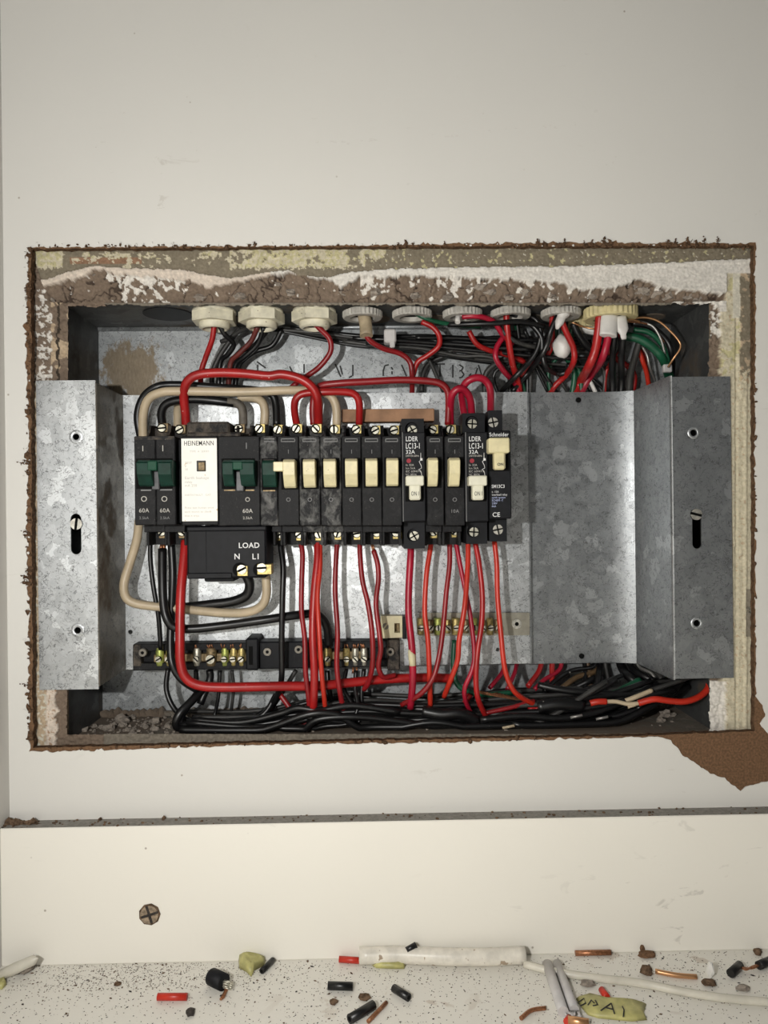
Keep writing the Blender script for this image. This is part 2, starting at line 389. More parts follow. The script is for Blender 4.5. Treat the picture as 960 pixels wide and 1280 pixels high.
# ------------------------------------------------------------------ the setting
XR, ZT = 0.62, 0.95
XL = W(9, 700, 0.0).x
BB_Y = -0.013; BB_Z = W(480, 1027, BB_Y).z
def jag(pts, amp, step, seed, spike=0.0, freq=1.0):
    """walk a pixel polyline adding raggedness"""
    rnd = random.Random(seed); out = []
    for (x0, y0), (x1, y1) in zip(pts, pts[1:]):
        L = math.hypot(x1 - x0, y1 - y0); n = max(1, int(L / step)); nx, ny = -(y1 - y0) / L, (x1 - x0) / L
        for k in range(n):
            t = (k + rnd.uniform(-0.3, 0.3) * (k > 0)) / n
            d = amp * (noise.noise(Vector((x0 + (x1 - x0) * t, y0 + (y1 - y0) * t, seed * 7.3)) * 0.12 * freq) * 1.2 + rnd.uniform(-0.4, 0.4))
            if spike and rnd.random() < 0.09: d += spike * rnd.uniform(0.4, 1)
            out.append((x0 + (x1 - x0) * t + nx * d, y0 + (y1 - y0) * t + ny * d))
    return out
def toXZ(pts, y): return [(W(p[0], p[1], y).x, W(p[0], p[1], y).z) for p in pts]

wall = bpy.data.objects.new('wall_back', None); COL.objects.link(wall); wall.location = (0, 0, 0); WL['wall_back'] = Vector((0, 0, 0))
tag(wall, kind='structure')
outer = [(XL, 0.001), (XR, 0.001), (XR, ZT), (XL, ZT)]
lam = jag([(945, 304), (700, 303), (400, 307), (36, 309)], 1.6, 3.0, 1, 2.5) + jag([(36, 309), (32, 420), (36, 560), (33, 640), (36, 760), (35, 850), (37, 938)], 2.8, 3.0, 2, 3.0) \
    + jag([(36, 940), (130, 938), (300, 932), (560, 928), (800, 922), (822, 921), (838, 926), (850, 938), (853, 945), (865, 951), (882, 963), (905, 974), (922, 985), (926, 989), (932, 984), (955, 977), (985, 975), (1000, 950), (975, 930), (958, 915), (951, 905), (957, 893), (953, 882), (945, 870), (945, 760), (944, 560), (945, 420), (945, 304)], 1.3, 3.2, 3, -1.8)
mb = MB(); holed(outer, [toXZ(lam, -0.0005)], -0.0006, 0.0, mb); mb.build('wall_face', 'wall_paint', wall)
brd = jag([(943, 307), (500, 308), (38.5, 311)], 0.9, 4.0, 5, -1.0) + jag([(38.5, 311), (39, 560), (41, 935)], 1.4, 3.5, 6, -1.2) + jag([(41, 935), (300, 929), (820, 919), (943, 914)], 0.9, 4, 7, -1.0) + jag([(943, 914), (943, 600), (942, 307)], 1.0, 4, 8, -1.0)
mb = MB(); holed(outer, [toXZ(brd, 0.0)], 0.0, 0.0045, mb)
ob = mb.build('fibreboard', ['hardboard', 'hardboard_edge'], wall)
me = ob.data
for p in me.polygons:
    if abs(p.normal.y) < 0.5: p.material_index = 1
# torn brown fibres standing out of the cut edge
mb = MB(); rnd = random.Random(11)
for k in range(330):
    side = rnd.random()
    if side < 0.42: i = rnd.randrange(0, 0 + int(len(lam) * 0.3)); p = (rnd.uniform(40, 940), 307.5 + rnd.uniform(-2, 2))
    elif side < 0.78: p = (36 + rnd.uniform(-2.5, 2.5), rnd.uniform(312, 935))
    elif side < 0.9: p = (944 + rnd.uniform(-1.5, 1), rnd.uniform(308, 860))
    else: p = (rnd.uniform(45, 820), 0); p = (p[0], 936.5 - p[0] * 0.019 + rnd.uniform(-2, 1))
    c = W(p[0], p[1], -0.0012); big = rnd.random() < 0.16
    r = rnd.uniform(0.5, 1.0) * MM * (1.9 if big else 1)
    mb.blob(c, (r * rnd.uniform(0.5, 1.3), r * 0.55, r * rnd.uniform(0.5, 1.3)), k, 1, 0.9)
for k, (x, y, s) in enumerate([(507, 301, 3.2), (498, 304, 2), (516, 304, 2), (556, 302, 2), (318, 303, 2), (150, 305, 1.5), (672, 299, 3), (680, 301, 2), (706, 298, 2.4), (740, 300, 3), (755, 296, 4), (762, 300, 4), (730, 301, 2), (860, 297, 4), (845, 299, 3.5), (870, 300, 3), (880, 296, 2.6), (835, 300, 3), (897, 296, 2.6), (30, 728, 5), (28, 720, 3.5), (34, 712, 3), (22, 578, 2.4), (29, 575, 2), (38, 310, 4), (33, 318, 4), (32, 360, 4), (34, 372, 3), (30, 668, 3), (27, 664, 2), (25, 855, 2), (33, 590, 3), (35, 650, 3)]):
    ex, ey = (x, 307.0) if y < 308 else (36.5, y + 2)
    for q in range(5):
        t_ = q / 4; rr = s * MM * (0.42 - 0.22 * t_)
        mb.blob(W(ex + (x - ex) * t_ + rnd.uniform(-1, 1) * s * .35, ey + (y - ey) * t_ + rnd.uniform(-.5, .5), -0.001 - .0006 * t_), (rr, 0.6 * MM, rr * .8), 40 + k * 5 + q, 1, 1.0)
    for q in range(3):
        a = rnd.uniform(0, 6.28); L = s * MM * 0.7; p0 = W((x + ex) / 2, (y + ey) / 2, -0.0012)
        mb.tube([p0, p0 + Vector((math.cos(a) * L * .6, -0.0004, math.sin(a) * L * .6)), p0 + Vector((math.cos(a + .8) * L, -0.0008, math.sin(a + .8) * L))], [0.00025, 0.00022, 0.0001], 4)
tag(mb.build('torn_fibres', 'hardboard_edge', wall), kind='stuff')
mb = MB()
for k in range(70):
    p = (rnd.uniform(45, 940), 306 + rnd.uniform(-3, 2)) if rnd.random() < .6 else (33 + rnd.uniform(-4, 4), rnd.uniform(312, 935))
    mb.blob(W(p[0], p[1], -0.0013), (rnd.uniform(.3, .9) * MM, .4 * MM, rnd.uniform(.3, .8) * MM), k, 1, 0.9)
tag(mb.build('paint_flakes', 'wall_paint', wall), kind='stuff')
# faint row of marks where a cover once sat, and a curl of scratched paint
mb = MB()
for k in range(34):
    x = rnd.choice([rnd.uniform(395, 470), rnd.uniform(450, 480), rnd.uniform(538, 582), rnd.uniform(590, 660), rnd.uniform(675, 722)])
    y = 180 - (x - 400) * 0.07 + rnd.uniform(-3, 3); p = W(x, y, -0.0006)
    mb.blob(p, (rnd.uniform(.4, 1.6) * MM, .12 * MM, .35 * MM), k, 1, 0.6)
for k, (x, y) in enumerate([(770, 196), (766, 203), (758, 206), (234, 121), (155, 141), (120, 184), (945, 268), (950, 264), (246, 188), (604, 142), (572, 96), (655, 212), (395, 70)]):
    mb.blob(W(x, y, -0.0006), (.6 * MM, .2 * MM, .4 * MM), k, 1, 0.8)
tag(mb.build('paint_scuffs', 'mortar_grey' if False else 'side_paint', wall), kind='stuff')

# old plaster, mortar and cut brickwork round the box: a height field with its own colours
BX0, BX1 = W(81, 640, 0.017).x, W(890, 640, 0.017).x
BZ1, BZ0 = W(480, 377, 0.017).z, W(480, 922, 0.017).z
def lerp_tab(t, x):
    if x <= t[0][0]: return t[0][1]
    for (a, b2), (c, d) in zip(t, t[1:]):
        if x <= c: return b2 + (d - b2) * (x - a) / (c - a)
    return t[-1][1]
LIP = [(38, 356), (70, 350), (100, 340), (125, 336), (170, 339), (230, 340), (262, 347), (290, 351), (310, 348), (340, 343), (362, 341), (375, 347), (410, 350), (440, 343), (500, 339), (600, 337), (700, 336), (800, 333), (945, 326)]
LIPB = [(38, 366), (80, 354), (105, 349), (118, 341), (130, 339), (150, 346), (200, 349), (240, 354), (262, 362), (290, 356), (330, 349), (362, 343), (385, 349), (410, 352), (425, 361), (440, 356), (452, 347), (480, 349), (508, 347), (540, 349), (620, 351), (700, 356), (720, 366), (770, 361), (790, 354), (800, 352), (830, 362), (880, 368), (945, 372)]
def nz(x, y, f, s=0): return noise.fractal(Vector((x * f, y * f, s)), 1.0, 2.0, 3)
CREAM = (0.56, 0.51, 0.38); YEL = (0.50, 0.46, 0.27); TAUPE = (0.215, 0.185, 0.135); BROWN = (0.185, 0.14, 0.105); WHITE = (0.66, 0.63, 0.58); PINK = (0.62, 0.54, 0.46); TAN = (0.46, 0.36, 0.25); PALE = (0.60, 0.57, 0.48)
def surround(px, py):
    """colour and depth (mm) of the wall surface inside the cut-out"""
    n1 = nz(px, py, 0.035, 1); n2 = nz(px, py, 0.12, 2); n3 = nz(px, py, 0.26, 3); cr = abs(nz(px, py, 0.035, 7))
    top = py < 378 and (px < 905 or py < 345)
    if top and (px - 40 > (py - 310) * 0.35):
        lip = lerp_tab(LIP, px) + n2 * 1.5; lb = lerp_tab(LIPB, px) + n2 * 3.0
        if py < lip:
            if px < 455 + n1 * 60 + n2 * 25:
                k = n1 * 0.5 + n2 * 0.6 + n3 * .3 + (0.5 if px < 82 else (0.45 if 288 < px else -0.22 + (0.30 if abs(py - 323 + n1 * 6) < 4 else 0)))
                c = YEL if k > 0.10 and py < 338 + n3 * 4 else TAUPE
                if c is YEL and n3 + n2 > 0.0: c = CREAM
                if c is TAUPE and 90 < px < 180 and 324 < py < 333: c = (0.27, 0.16, 0.10)
            else: c = YEL if n2 + n3 * .5 > 0.52 else (PALE if n2 * 0.7 + n3 > 0.62 else TAUPE)
            return c, 9.2 + n2 * 0.4 + n3 * 0.15
        if py < lb:
            return (PINK if px < 340 else WHITE), 8.0 + n3 * 0.25 - (0.6 if py - lip < 5 else 0)
        d = (py - lb) / max(4, 378 - lb)
        wh = (1 - abs(px - 188) / 58 + n2 * .9 + n1 * .5 + n3 * .25 > .32 + d * .75) or (450 < px < 700 and n1 * .7 + n2 * .8 + n3 * .2 + .25 * math.cos((px - 560) / 18) > 0.22 + d * 0.45) or (n2 + n3 > 0.95)
        if px > 700: wh = wh or n2 > 0.35 and d < 0.3
        c = WHITE if wh else BROWN
        if not wh and cr < 0.035: c = (0.07, 0.05, 0.038); d += 0.25
        step = 1.6 if not wh else 0.9
        return c, 10.5 + step + 4.5 * d + n1 * 1.6 + n2 * 1.8 + n3 * 0.4
    if px < 130:
        if py < 480:
            wh = n2 + n3 * .6 > 0.15 and px < 66 and py > 362
            c = WHITE if wh else (TAN if px > 64 and n1 > 0.0 else BROWN)
            if abs(px - 73 - n2 * 2) < 1.2: c = (0.05, 0.04, 0.03)
            return c, 10 + n2 * 1.4 + n3 * 0.5 + (px - 40) * 0.1
        if px < 60 + n2 * 2: return (TAN if n3 < 0.2 else PALE), 9.5 + n3 * 0.2
        if px > 72 + n2 * 5: return BROWN, 13 + n3
        return (PINK if n3 > -0.35 else (0.40, 0.27, 0.18)), 11 + n3 * 0.4
    if px > 840:
        if py > 925: return BROWN, 15
        e = 898 + n2 * 5 + (6 if py > 850 else 0)
        if py > 850 and px < 905 + n2 * 3: return (WHITE if px > 876 + n2 * 3 else BROWN), 12 + n3 * 0.7 + n2
        if px > 921 + n2 * 1.2 - (0 if py < 500 else -5 + (5 if False else 0)):
            if py < 470 + n2 * 20 or (932 > px > 0 and False): return (TAN if n2 > 0.3 else TAUPE), 9 + n3 * 0.3
            if 735 < py < 795 and px > 928: return (0.26, 0.23, 0.18), 9 + n3 * 0.2
            return (CREAM if n2 > -0.5 else TAN), 8.8 + n3 * 0.25 - (0.5 if px < 930 else 0)
        if px > e:
            if py < 430 and px < 905 and py < 392: return WHITE, 9.5 + n3 * 0.3
            if py < 400 and px > 912: return PALE, 9.3
            return (YEL if n1 + n2 * .6 > 0.25 and py < 480 else (CREAM if n3 > -0.45 else TAN)), 9.4 + n2 * 0.5 + (0.8 if abs(px - 917) < 1.5 else 0)
        if py < 420 + n2 * 8 and n2 + n3 * 0.5 > -0.1: return WHITE, 11 + n3
        return BROWN, 13 + n2 * 1.3 + n3 * 0.8
    return (0.20, 0.175, 0.14), 14 + n3 * 0.6
mb = MB(); ST = 1.0; gx0, gx1, gy0, gy1 = 26, 962, 298, 952
nx, ny = int((gx1 - gx0) / ST) + 1, int((gy1 - gy0) / ST) + 1
idx = {}; cols = []; vs = []; fs = []
def vert(i, j):
    k = (i, j)
    if k not in idx:
        px, py = gx0 + i * ST, gy0 + j * ST
        c, d = surround(px, py); p = W(px, py, 0.011); idx[k] = len(vs)
        dd = min(max(d - 2.2, 4.7), 17.0) * MM; jc = 1 + 0.16 * nz(px, py, 0.25, 9)
        vs.append((p.x, dd, p.z)); c = [v * (1.0 + 0.10 * nz(px, py, 0.06, 12)) for v in c]; cols.append((c[0] * jc, c[1] * jc, c[2] * jc, 1))
    return idx[k]
for j in range(ny - 1):
    py = gy0 + (j + .5) * ST
    for i in range(nx - 1):
        px = gx0 + (i + .5) * ST
        r = 2.2 * nz(px, py, 0.08, 5)
        if 84 + r * .5 < px < 886 - r and 381 + r < py < 918: continue
        fs.append((vert(i, j), vert(i, j + 1), vert(i + 1, j + 1), vert(i + 1, j)))
mb.add(vs, fs, True); pl = mb.build('plaster', 'plaster', wall)
ca = pl.data.color_attributes.new('Col', 'FLOAT_COLOR', 'POINT')
ca.data.foreach_set('color', [v for c in cols for v in c])
mb = MB(); p = W(936, 763, 0.0062); cross_screw(mb, p, .0022, .6); mb.build('plaster_screw', 'nickel', wall)
# crumbs of mortar hanging on the broken top edge
mb = MB(); rnd = random.Random(5)
for k, (x, y, s) in enumerate([(600, 358, 9), (612, 366, 7), (585, 360, 6), (636, 372, 6), (790, 360, 8), (802, 365, 11), (818, 367, 10), (835, 371, 8), (860, 371, 8), (872, 374, 6), (350, 356, 6), (365, 365, 8), (120, 345, 6), (425, 368, 6), (470, 366, 8), (520, 370, 7), (560, 372, 8), (660, 366, 9), (690, 371, 6), (740, 370, 8), (60, 376, 8), (68, 400, 7), (300, 370, 8), (250, 372, 7)]):
    mb.blob(W(x, y, 0.0135), (s * .52 * MM, 3.0 * MM, s * .30 * MM), k, 2, 0.9)
tag(mb.build('mortar_lumps', 'mortar_grey', wall), kind='stuff')

mb = MB(); mb.box(XL - 0.02, XL, -0.9, 0.0, -0.0, ZT); tag(mb.build('wall_left', 'side_paint'), kind='structure')
mb = MB(); mb.box(XL, XR, BB_Y, -0.0007, 0.0, BB_Z, 0.0006)
ob = tag(mb.build('baseboard_back', ['board_paint', 'grey_edge']), kind='structure')
for p in ob.data.polygons:
    if p.normal.z > 0.8: p.material_index = 1
mb = MB(); mb.box(XL - 0.02, XR, -0.9, 0.03, -0.018, 0.0); tag(mb.build('floor', 'floor_paint'), kind='structure')
# dirt on the ledge of the baseboard
mb = MB(); rnd = random.Random(21)
for k in range(150):
    x = XL + rnd.random() ** 1.6 * 0.55; r = rnd.uniform(0.25, 0.8) * MM
    mb.blob((x, rnd.uniform(BB_Y + 0.001, -0.0015), BB_Z + r * 0.4), (r * 1.4, r, r), k, 1, 0.9)
for k in range(46):
    r = rnd.uniform(0.8, 2.6) * MM; mb.blob(Vector(W(10 + rnd.random() ** 1.5 * 45, 1034, -0.006)) * 1.0 + Vector((0, 0, rnd.uniform(0, 3) * MM)), (r * 1.4, r, r), k, 1, 1.0)
for k, (x, y) in enumerate([(735, 1012), (125, 1020), (205, 1019), (118, 1029), (540, 1029), (957, 1008), (645, 1015)]):
    mb.blob(W(x, y + 4, -0.003), (1.4 * MM, 1 * MM, 1.4 * MM), k, 1, 0.9)
tag(mb.build('ledge_dirt', 'debris_brown', ob), kind='stuff')
# screw sunk in the baseboard
sp = W(187, 1143, BB_Y - 0.0002)
th = thing('cross_head_screw', 'rusty cross-head screw in a chipped hole in the white lower board', 'screw', sp)
mb = MB(); mb.cyl(sp + Vector((0, -0.0002, 0)), (0, 1, 0), 0.0066, 0.0066, 0.0008, 9); mb.build('chipped_rim', 'debris_brown', th)
mb = MB(); cross_screw(mb, sp + Vector((0, -0.0009, 0)), 0.0055, 0.3); mb.build('screw_head', ['rusty_screw', 'debris_dark'], th)

# ------------------------------------------------------------------ the recessed steel box
BY0, BY1 = 0.016, 0.080
bt = thing('enclosure_box', 'recessed dull steel enclosure box set in the broken wall opening', 'metal box', (0, BY1, (BZ0 + BZ1) / 2))
mb = MB(); mb.box(BX0, BX1, BY1, BY1 + 0.0012, BZ0, BZ1)
mb.tube([(BX0, BY1 + .0006, BZ1 - .0006), (BX1, BY1 + .0006, BZ1 - .0006)], .0022, 12); mb.tube([(BX0, BY1 + .0006, BZ0 + .0006), (BX1, BY1 + .0006, BZ0 + .0006)], .0018, 12); mb.build('back_panel', 'box_back', bt)
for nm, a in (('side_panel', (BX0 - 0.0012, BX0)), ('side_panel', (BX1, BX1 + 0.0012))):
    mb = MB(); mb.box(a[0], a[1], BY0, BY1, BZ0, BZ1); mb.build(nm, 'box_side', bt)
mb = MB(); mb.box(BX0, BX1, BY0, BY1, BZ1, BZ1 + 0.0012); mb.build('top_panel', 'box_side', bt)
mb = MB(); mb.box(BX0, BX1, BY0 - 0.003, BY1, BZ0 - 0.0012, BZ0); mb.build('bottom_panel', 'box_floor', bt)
mb = MB()
for a in ((BX0 - 0.0012, BX0 + 0.0014, BZ0, BZ1), (BX1 - 0.0010, BX1 + 0.0012, BZ0, BZ1)): mb.box(a[0], a[1], BY0 - 0.0015, BY0, a[2], a[3])
mb.box(BX0, BX1, BY0 - 0.0035, BY0 - 0.0025, BZ0 - 0.001, BZ0 + 0.0012)
mb.build('rim', 'rust_film', bt)
kp = W(211, 396, 0.045)
mb = MB(); mb.cyl((kp.x, 0.043, BZ1 - 0.0007), (0, 0, 1), 0.0165, 0.0165, 0.0007, 28); mb.build('knockout', 'black_plastic', bt)
for x in (300, 470, 545, 610, 666, 820): mb = MB(); p = W(x, 396, 0.05); mb.cyl((p.x, 0.060, BZ1 - 0.0005), (0, 0, 1), 0.010, 0.010, 0.0005, 20); mb.build('knockout', 'box_floor', bt)
# stencilled letters on the back, half hidden by the cables
mb = MB()
def stroke(pts, wd=0.9):
    P = [W(x, y, BY1 - 0.0006) for x, y in pts]
    for a, b2 in zip(P, P[1:]):
        d = (b2 - a); n = Vector((-d.z, 0, d.x)).normalized() * wd * MM * .5
        mb.add([a + n, a - n, b2 - n, b2 + n], [(0, 1, 2, 3)])
for s in ([(419, 455), (426, 471)], [(425, 457), (428, 468)], [(441, 456), (441, 470)], [(436, 472), (440, 470)], [(486, 456), (481, 457), (479, 464), (479, 470)], [(489, 459), (491, 462)], [(490, 464), (490, 468)], [(502, 456), (508, 470)],
          [(544, 455), (556, 455)], [(550, 456), (550, 471)], [(566, 456), (566, 472)], [(574, 456), (579, 459), (577, 463), (574, 464)], [(577, 464), (580, 468), (577, 472), (574, 472)], [(597, 460), (593, 472)], [(598, 456), (603, 472)], [(586, 470), (589, 467)],
          [(380, 455), (380, 466)], [(322, 456), (322, 464)], [(321, 452), (332, 460)], [(362, 458), (366, 466)]):
    stroke(s, 1.1)
for q in [mb]: tag(mb.build('stencil_lettering', 'ink_black', bt), kind='stuff')
# dust, mortar crumbs on the box floor
mb = MB(); rnd = random.Random(3)
for k in range(330):
    x = rnd.uniform(BX0 + .003, BX1 - .003) if rnd.random() < .4 else rnd.uniform(BX0 + .003, BX0 + .075); r = rnd.uniform(.3, 1.2) * MM
    if rnd.random() < .06: r *= 2.4
    mb.blob((x, rnd.uniform(BY0 + .012, BY1 - .002), BZ0 + r * .4), (r * 1.3, r, r * .8), k, 1, 0.8)
for k, (x, y, s) in enumerate([(112, 914, 5), (118, 909, 4), (146, 905, 10), (140, 910, 7), (152, 898, 5), (165, 907, 5), (190, 902, 7), (210, 900, 5), (127, 906, 4), (835, 893, 8), (820, 890, 6), (845, 897, 4)]):
    p = W(x, y, 0.05); mb.blob((p.x, 0.05 + rnd.uniform(-.012, .012), BZ0 + s * .2 * MM), (s * .5 * MM, s * .4 * MM, s * .35 * MM), k, 2, 0.8)
tag(mb.build('mortar_crumbs', 'mortar_grey', bt), kind='stuff')
mb = MB()   # ridge of dust against the back
for k in range(90):
    x = BX0 + .003 + k * (BX1 - BX0 - .01) / 90; mb.blob((x, BY1 - .003, BZ0 + .002), (.0045, .004, .0035 + .002 * noise.noise(Vector((k * .4, 0, 0)))), k, 1, .7)
tag(mb.build('dust_ridge', 'box_floor', bt), kind='stuff')

# ------------------------------------------------------------------ chassis: bent sheet with flanges and pan
FY, PY, NY = 0.0055, 0.056, 0.0630
def Q(px, py, y): p = W(px, py, y); return (p.x, p.z)
ch = thing('mounting_chassis', 'galvanised steel mounting chassis with slotted end flanges holding the breakers', 'mounting plate', W(400, 665, PY))
zT = W(84, 475.5, FY).z; zB = W(84, 862, FY).z
def sheet(xa, xb, y, z0, z1, holes, name, mat, t=0.0014, nosep=None):
    mb = MB(); holed([(xa, z0), (xb, z0), (xb, z1), (xa, z1)], holes, y, y + t, mb); return mb.build(name, mat, ch)
xfl0, xfl1 = W(47, 665, FY).x, W(121, 665, FY).x
s0 = W(95, 668, FY); h1 = W(95, 546, FY); h2 = W(97, 788, FY)
holesL = [slot_loop(s0.x, W(95, 693, FY).z, W(95, 642, FY).z, 0.0033), ring(h1.x, h1.z, 0.0021), ring(h2.x, h2.z, 0.0021)]
sheet(xfl0, xfl1, FY, zB, zT, holesL, 'flange', 'galv_bright')
def rolled(x, y, sx, sy, r, z0, z1, name):      # rounded bend line between two sheets
    mb = MB(); pts = []
    for k in range(7):
        a = math.pi / 2 * k / 6; pts.append((x + sx * r * (1 - math.cos(a)), y + sy * r * (1 - math.sin(a))))
    for k in range(7):
        a = math.pi / 2 * (6 - k) / 6; pts.append((x + sx * (r - (r - .0004) * math.cos(a)), y + sy * (r - (r - .0004) * math.sin(a))))
    return mb
# left web (slightly trapezoid), plate, pan, right web, right flange
xpl0 = xfl1 + 0.0008; zTp, zBp = zT - 0.0015, zB + 0.0015
mb = MB(); mb.box(xfl1 - 0.0007, xfl1 + 0.0007, FY + 0.0003, PY, zBp, zTp, 0.0005); mb.build('web', 'galv_side', ch)
xpl1 = W(661, 665, PY).x
hp = [ring(*Q(622, 812, PY), 0.0014, 10), ring(*Q(163, 790, PY), 0.0016, 10)]
mb = MB(); holed([(xpl0 - 0.001, zBp), (xpl1, zBp), (xpl1, zTp), (xpl0 - 0.001, zTp)], hp, PY, PY + 0.0014, mb); mb.build('back_plate', 'galv_bright', ch)
mb = MB(); mb.box(xpl1 - .0004, xpl1 + 0.0012, PY, NY + 0.001, zBp, zTp, 0.0005, seg=2); mb.build('plate_edge', 'galv_dull', ch)
xpn1 = W(790, 665, NY).x; xr0 = W(842, 665, FY).x; xr1 = W(915, 665, FY).x
# pan: gently dished towards its right-hand bend
mb = MB(); n = 22; zTq, zBq = W(725, 490, NY).z, W(725, 829, NY).z
hpn = [Q(723, 500, NY), Q(727, 820, NY)]
vs = []; fs = []
for k in range(n + 1):
    t = k / n; x = xpl1 - 0.002 + (xpn1 - xpl1 + 0.002) * t; y = NY + 0.0006 * math.sin(t * math.pi) - 0.0036 * (max(0, t - 0.74) / 0.26) ** 2
    for z in (zBq, zTq): vs.append((x, y, z))
for k in range(n): fs.append((2 * k, 2 * k + 2, 2 * k + 3, 2 * k + 1))
mb.add(vs, fs, True); pan = mb.build('pan', 'galv_dull', ch)
ylast = vs[-1][1]
mb = MB(); w0 = []; prof = [(xpn1, ylast)] + [(xpn1 + .0012 * math.sin(a), ylast - .0012 * (1 - math.cos(a))) for a in (.4, .8, 1.2)] + [(xr0 - .0012, FY + 0.002), (xr0 - .0008, FY + .0006), (xr0, FY)]
vs = []
for k, (x, y) in enumerate(prof):
    tt = k / (len(prof) - 1)
    for z in (zBq + (zB - zBq) * (0 if k < 4 else (1 if k > 3 else 0)), zTq + (zT - 0.0 - zTq) * (0 if k < 4 else 1)): vs.append((x, y, z))
fs = [(2 * k, 2 * k + 2, 2 * k + 3, 2 * k + 1) for k in range(len(prof) - 1)]
mb.add(vs, fs, True); mb.build('web', 'galv_dull', ch)
s1 = W(870, 665, FY); g1 = W(867, 541, FY); g2 = W(871, 779, FY)
holesR = [slot_loop(s1.x + .0006, W(870, 686, FY).z, W(870, 642, FY).z, 0.0030), ring(g1.x, g1.z, 0.0021), ring(g2.x, g2.z, 0.0021)]
sheet(xr0, xr1, FY, zB + .0008, zT - .0008, holesR, 'flange', 'galv_dull')
for p, r in ((h1, .0044), (h2, .0044), (g1, .0038), (g2, .0038)):
    mb = MB(); mb.lathe((0, 0, 0), [(r, 0), (r * .8, -.0005), (.0023, -.0001)], 20, close=False)
    k = 60
    for q in range(len(mb.v) - 60, len(mb.v)): v = mb.v[q]; mb.v[q] = Vector((p.x + v.x, FY + v.z, p.z + v.y))
    mb.build('hole_rim', 'galv_bright', ch)
mb = MB()
for p in hpn: mb.cyl((p[0], NY - 0.0004, p[1]), (0, 1, 0), .0019, .0019, .0006, 12)
p = W(163, 790, PY)
mb.build('pan_hole', 'deep_black', ch)
for (x, y, r, a, lab) in ((95, 655, .0036, 1.45, 'silver slotted screw in the slot of the left flange'), (871, 643, .0036, -.25, 'silver slotted screw in the slot of the right flange')):
    p = W(x, y, FY - .0016); t2 = thing('flange_screw', lab, 'screw', p)
    mb = MB(); slot_screw(mb, p, r, a); mb.build('screw_head', 'screw_silver', t2)
    mb = MB(); mb.cyl(p + Vector((0, .001, 0)), (0, 1, 0), .0019, .0019, .013, 10); mb.build('screw_shank', 'rusty_screw', t2)

# ------------------------------------------------------------------ conduit bushes on the box top
def hexbush(x, py, name, lab, mat, R=.0143, yc=.037):
    c = W(x, py, yc); c.z = BZ1; t = thing(name, lab, 'conduit bush', (c.x, yc, BZ1), 'conduit bushes hanging from the box top')
    mb = MB()
    pr = [(R * .9, -.0016), (R, -.0026), (R, -.0085), (R * .9, -.0096)]
    mb.lathe((c.x, yc, BZ1), [(R * 1.02, 0), (R * 1.02, -.0018)], 28)
    vs = []
    hexp = [(c.x + R * 1.08 * math.cos(a), yc + R * 1.08 * math.sin(a)) for a in [math.pi / 3 * k + .35 * (x % 3) + .2 for k in range(6)]]
    mb.prism(hexp, 'z', BZ1 - .0082, BZ1 - .0015)
    mb.build('hex_nut', mat, t)
    mb = MB(); mb.lathe((c.x, yc, BZ1), [(R * .72, -.008), (R * .72, -.0112), (R * .6, -.0125), (R * .52, -.0125), (R * .52, -.0095)], 26, close=False); mb.build('collar', mat, t)
    mb = MB(); mb.lathe((c.x, yc, BZ1), [(R * .55, -.0095), (R * .50, -.0098)], 18); mb.build('bore', 'deep_black' if x > 300 else 'bush_tan', t)
    return Vector((c.x, yc, BZ1 - .0125))
def ringbush(x, py, name, lab, mat, R=.0135, yc=.037, h=.0058, drop=0.0):
    c = W(x, py, yc); t = thing(name, lab, 'conduit bush', (c.x, yc, BZ1), 'conduit bushes hanging from the box top')
    mb = MB(); z = BZ1 - drop
    mb.lathe((c.x, yc, z), [(R * .75, 0), (R * .75, -.001), (R, -.0014), (R * 1.0, -h + .001), (R * .93, -h), (R * .62, -h), (R * .58, -h + .003)], 60, knurl=({2, 3}, .0007), close=False, smooth=False)
    if drop: mb.lathe((c.x, yc, BZ1), [(R * .62, 0), (R * .62, -drop)], 20)
    mb.build('knurled_ring', mat, t)
    mb = MB(); mb.lathe((c.x, yc, z), [(R * .6, -h + .003), (R * .3, -h + .0029)], 18); mb.build('bore', 'deep_black', t)
    return Vector((c.x, yc, z - h))
hexbush(268, 392, 'hexagonal_bush', 'first cream hexagonal bush from the left, its bore plugged', 'bush_white')
hexbush(327, 392, 'hexagonal_bush', 'second cream hexagonal bush from the left with black wires coming out', 'bush_white')
hexbush(393, 390, 'hexagonal_bush', 'third cream hexagonal bush, feeding one dark red wire', 'bush_white')
b4 = ringbush(453, 387, 'ring_bush', 'knurled white ring bush with a long cream sleeve hanging down', 'bush_grey')
b5 = ringbush(515, 385, 'ring_bush', 'knurled pale ring bush above the stencilled letters, green wire leaving it', 'bush_grey')
b6 = ringbush(578, 383, 'ring_bush', 'knurled pale ring bush with a slit white sleeve and crimson wire', 'bush_grey')
b7 = ringbush(638, 384, 'ring_bush', 'knurled pale ring bush half covered with mortar', 'bush_grey')
b8 = ringbush(701, 384, 'ring_bush', 'knurled pale ring bush with a torn white sleeve tongue', 'bush_grey')
b9 = ringbush(763, 388, 'ring_bush', 'largest bush, yellowed knurled ring with two white sleeve ends', 'bush_cream', R=.0178, yc=.033, h=.0085)
b10 = ringbush(732, 402, 'ring_bush', 'small yellow bush half hidden behind the largest bush', 'bush_cream', R=.012, yc=.060, h=.0085)
def part_tube(name, mat, pts, r, parent, seg=14, flat=None, lab=None):
    mb = MB(); mb.tube(crv([W(*p) for p in pts], 4), r, seg, True, flat=flat); o = mb.build(name, mat, parent)
    if lab: o['label'] = lab
    return o
bushes = [o for o in bpy.data.objects if o.name.startswith('ring_bush')]
bushes.sort(key=lambda o: o.location.x)
part_tube('sleeve', 'bush_tan', [(454, 390, .037), (457, 405, .036), (458, 420, .034)], .0044, bushes[0], lab='cream sleeve')
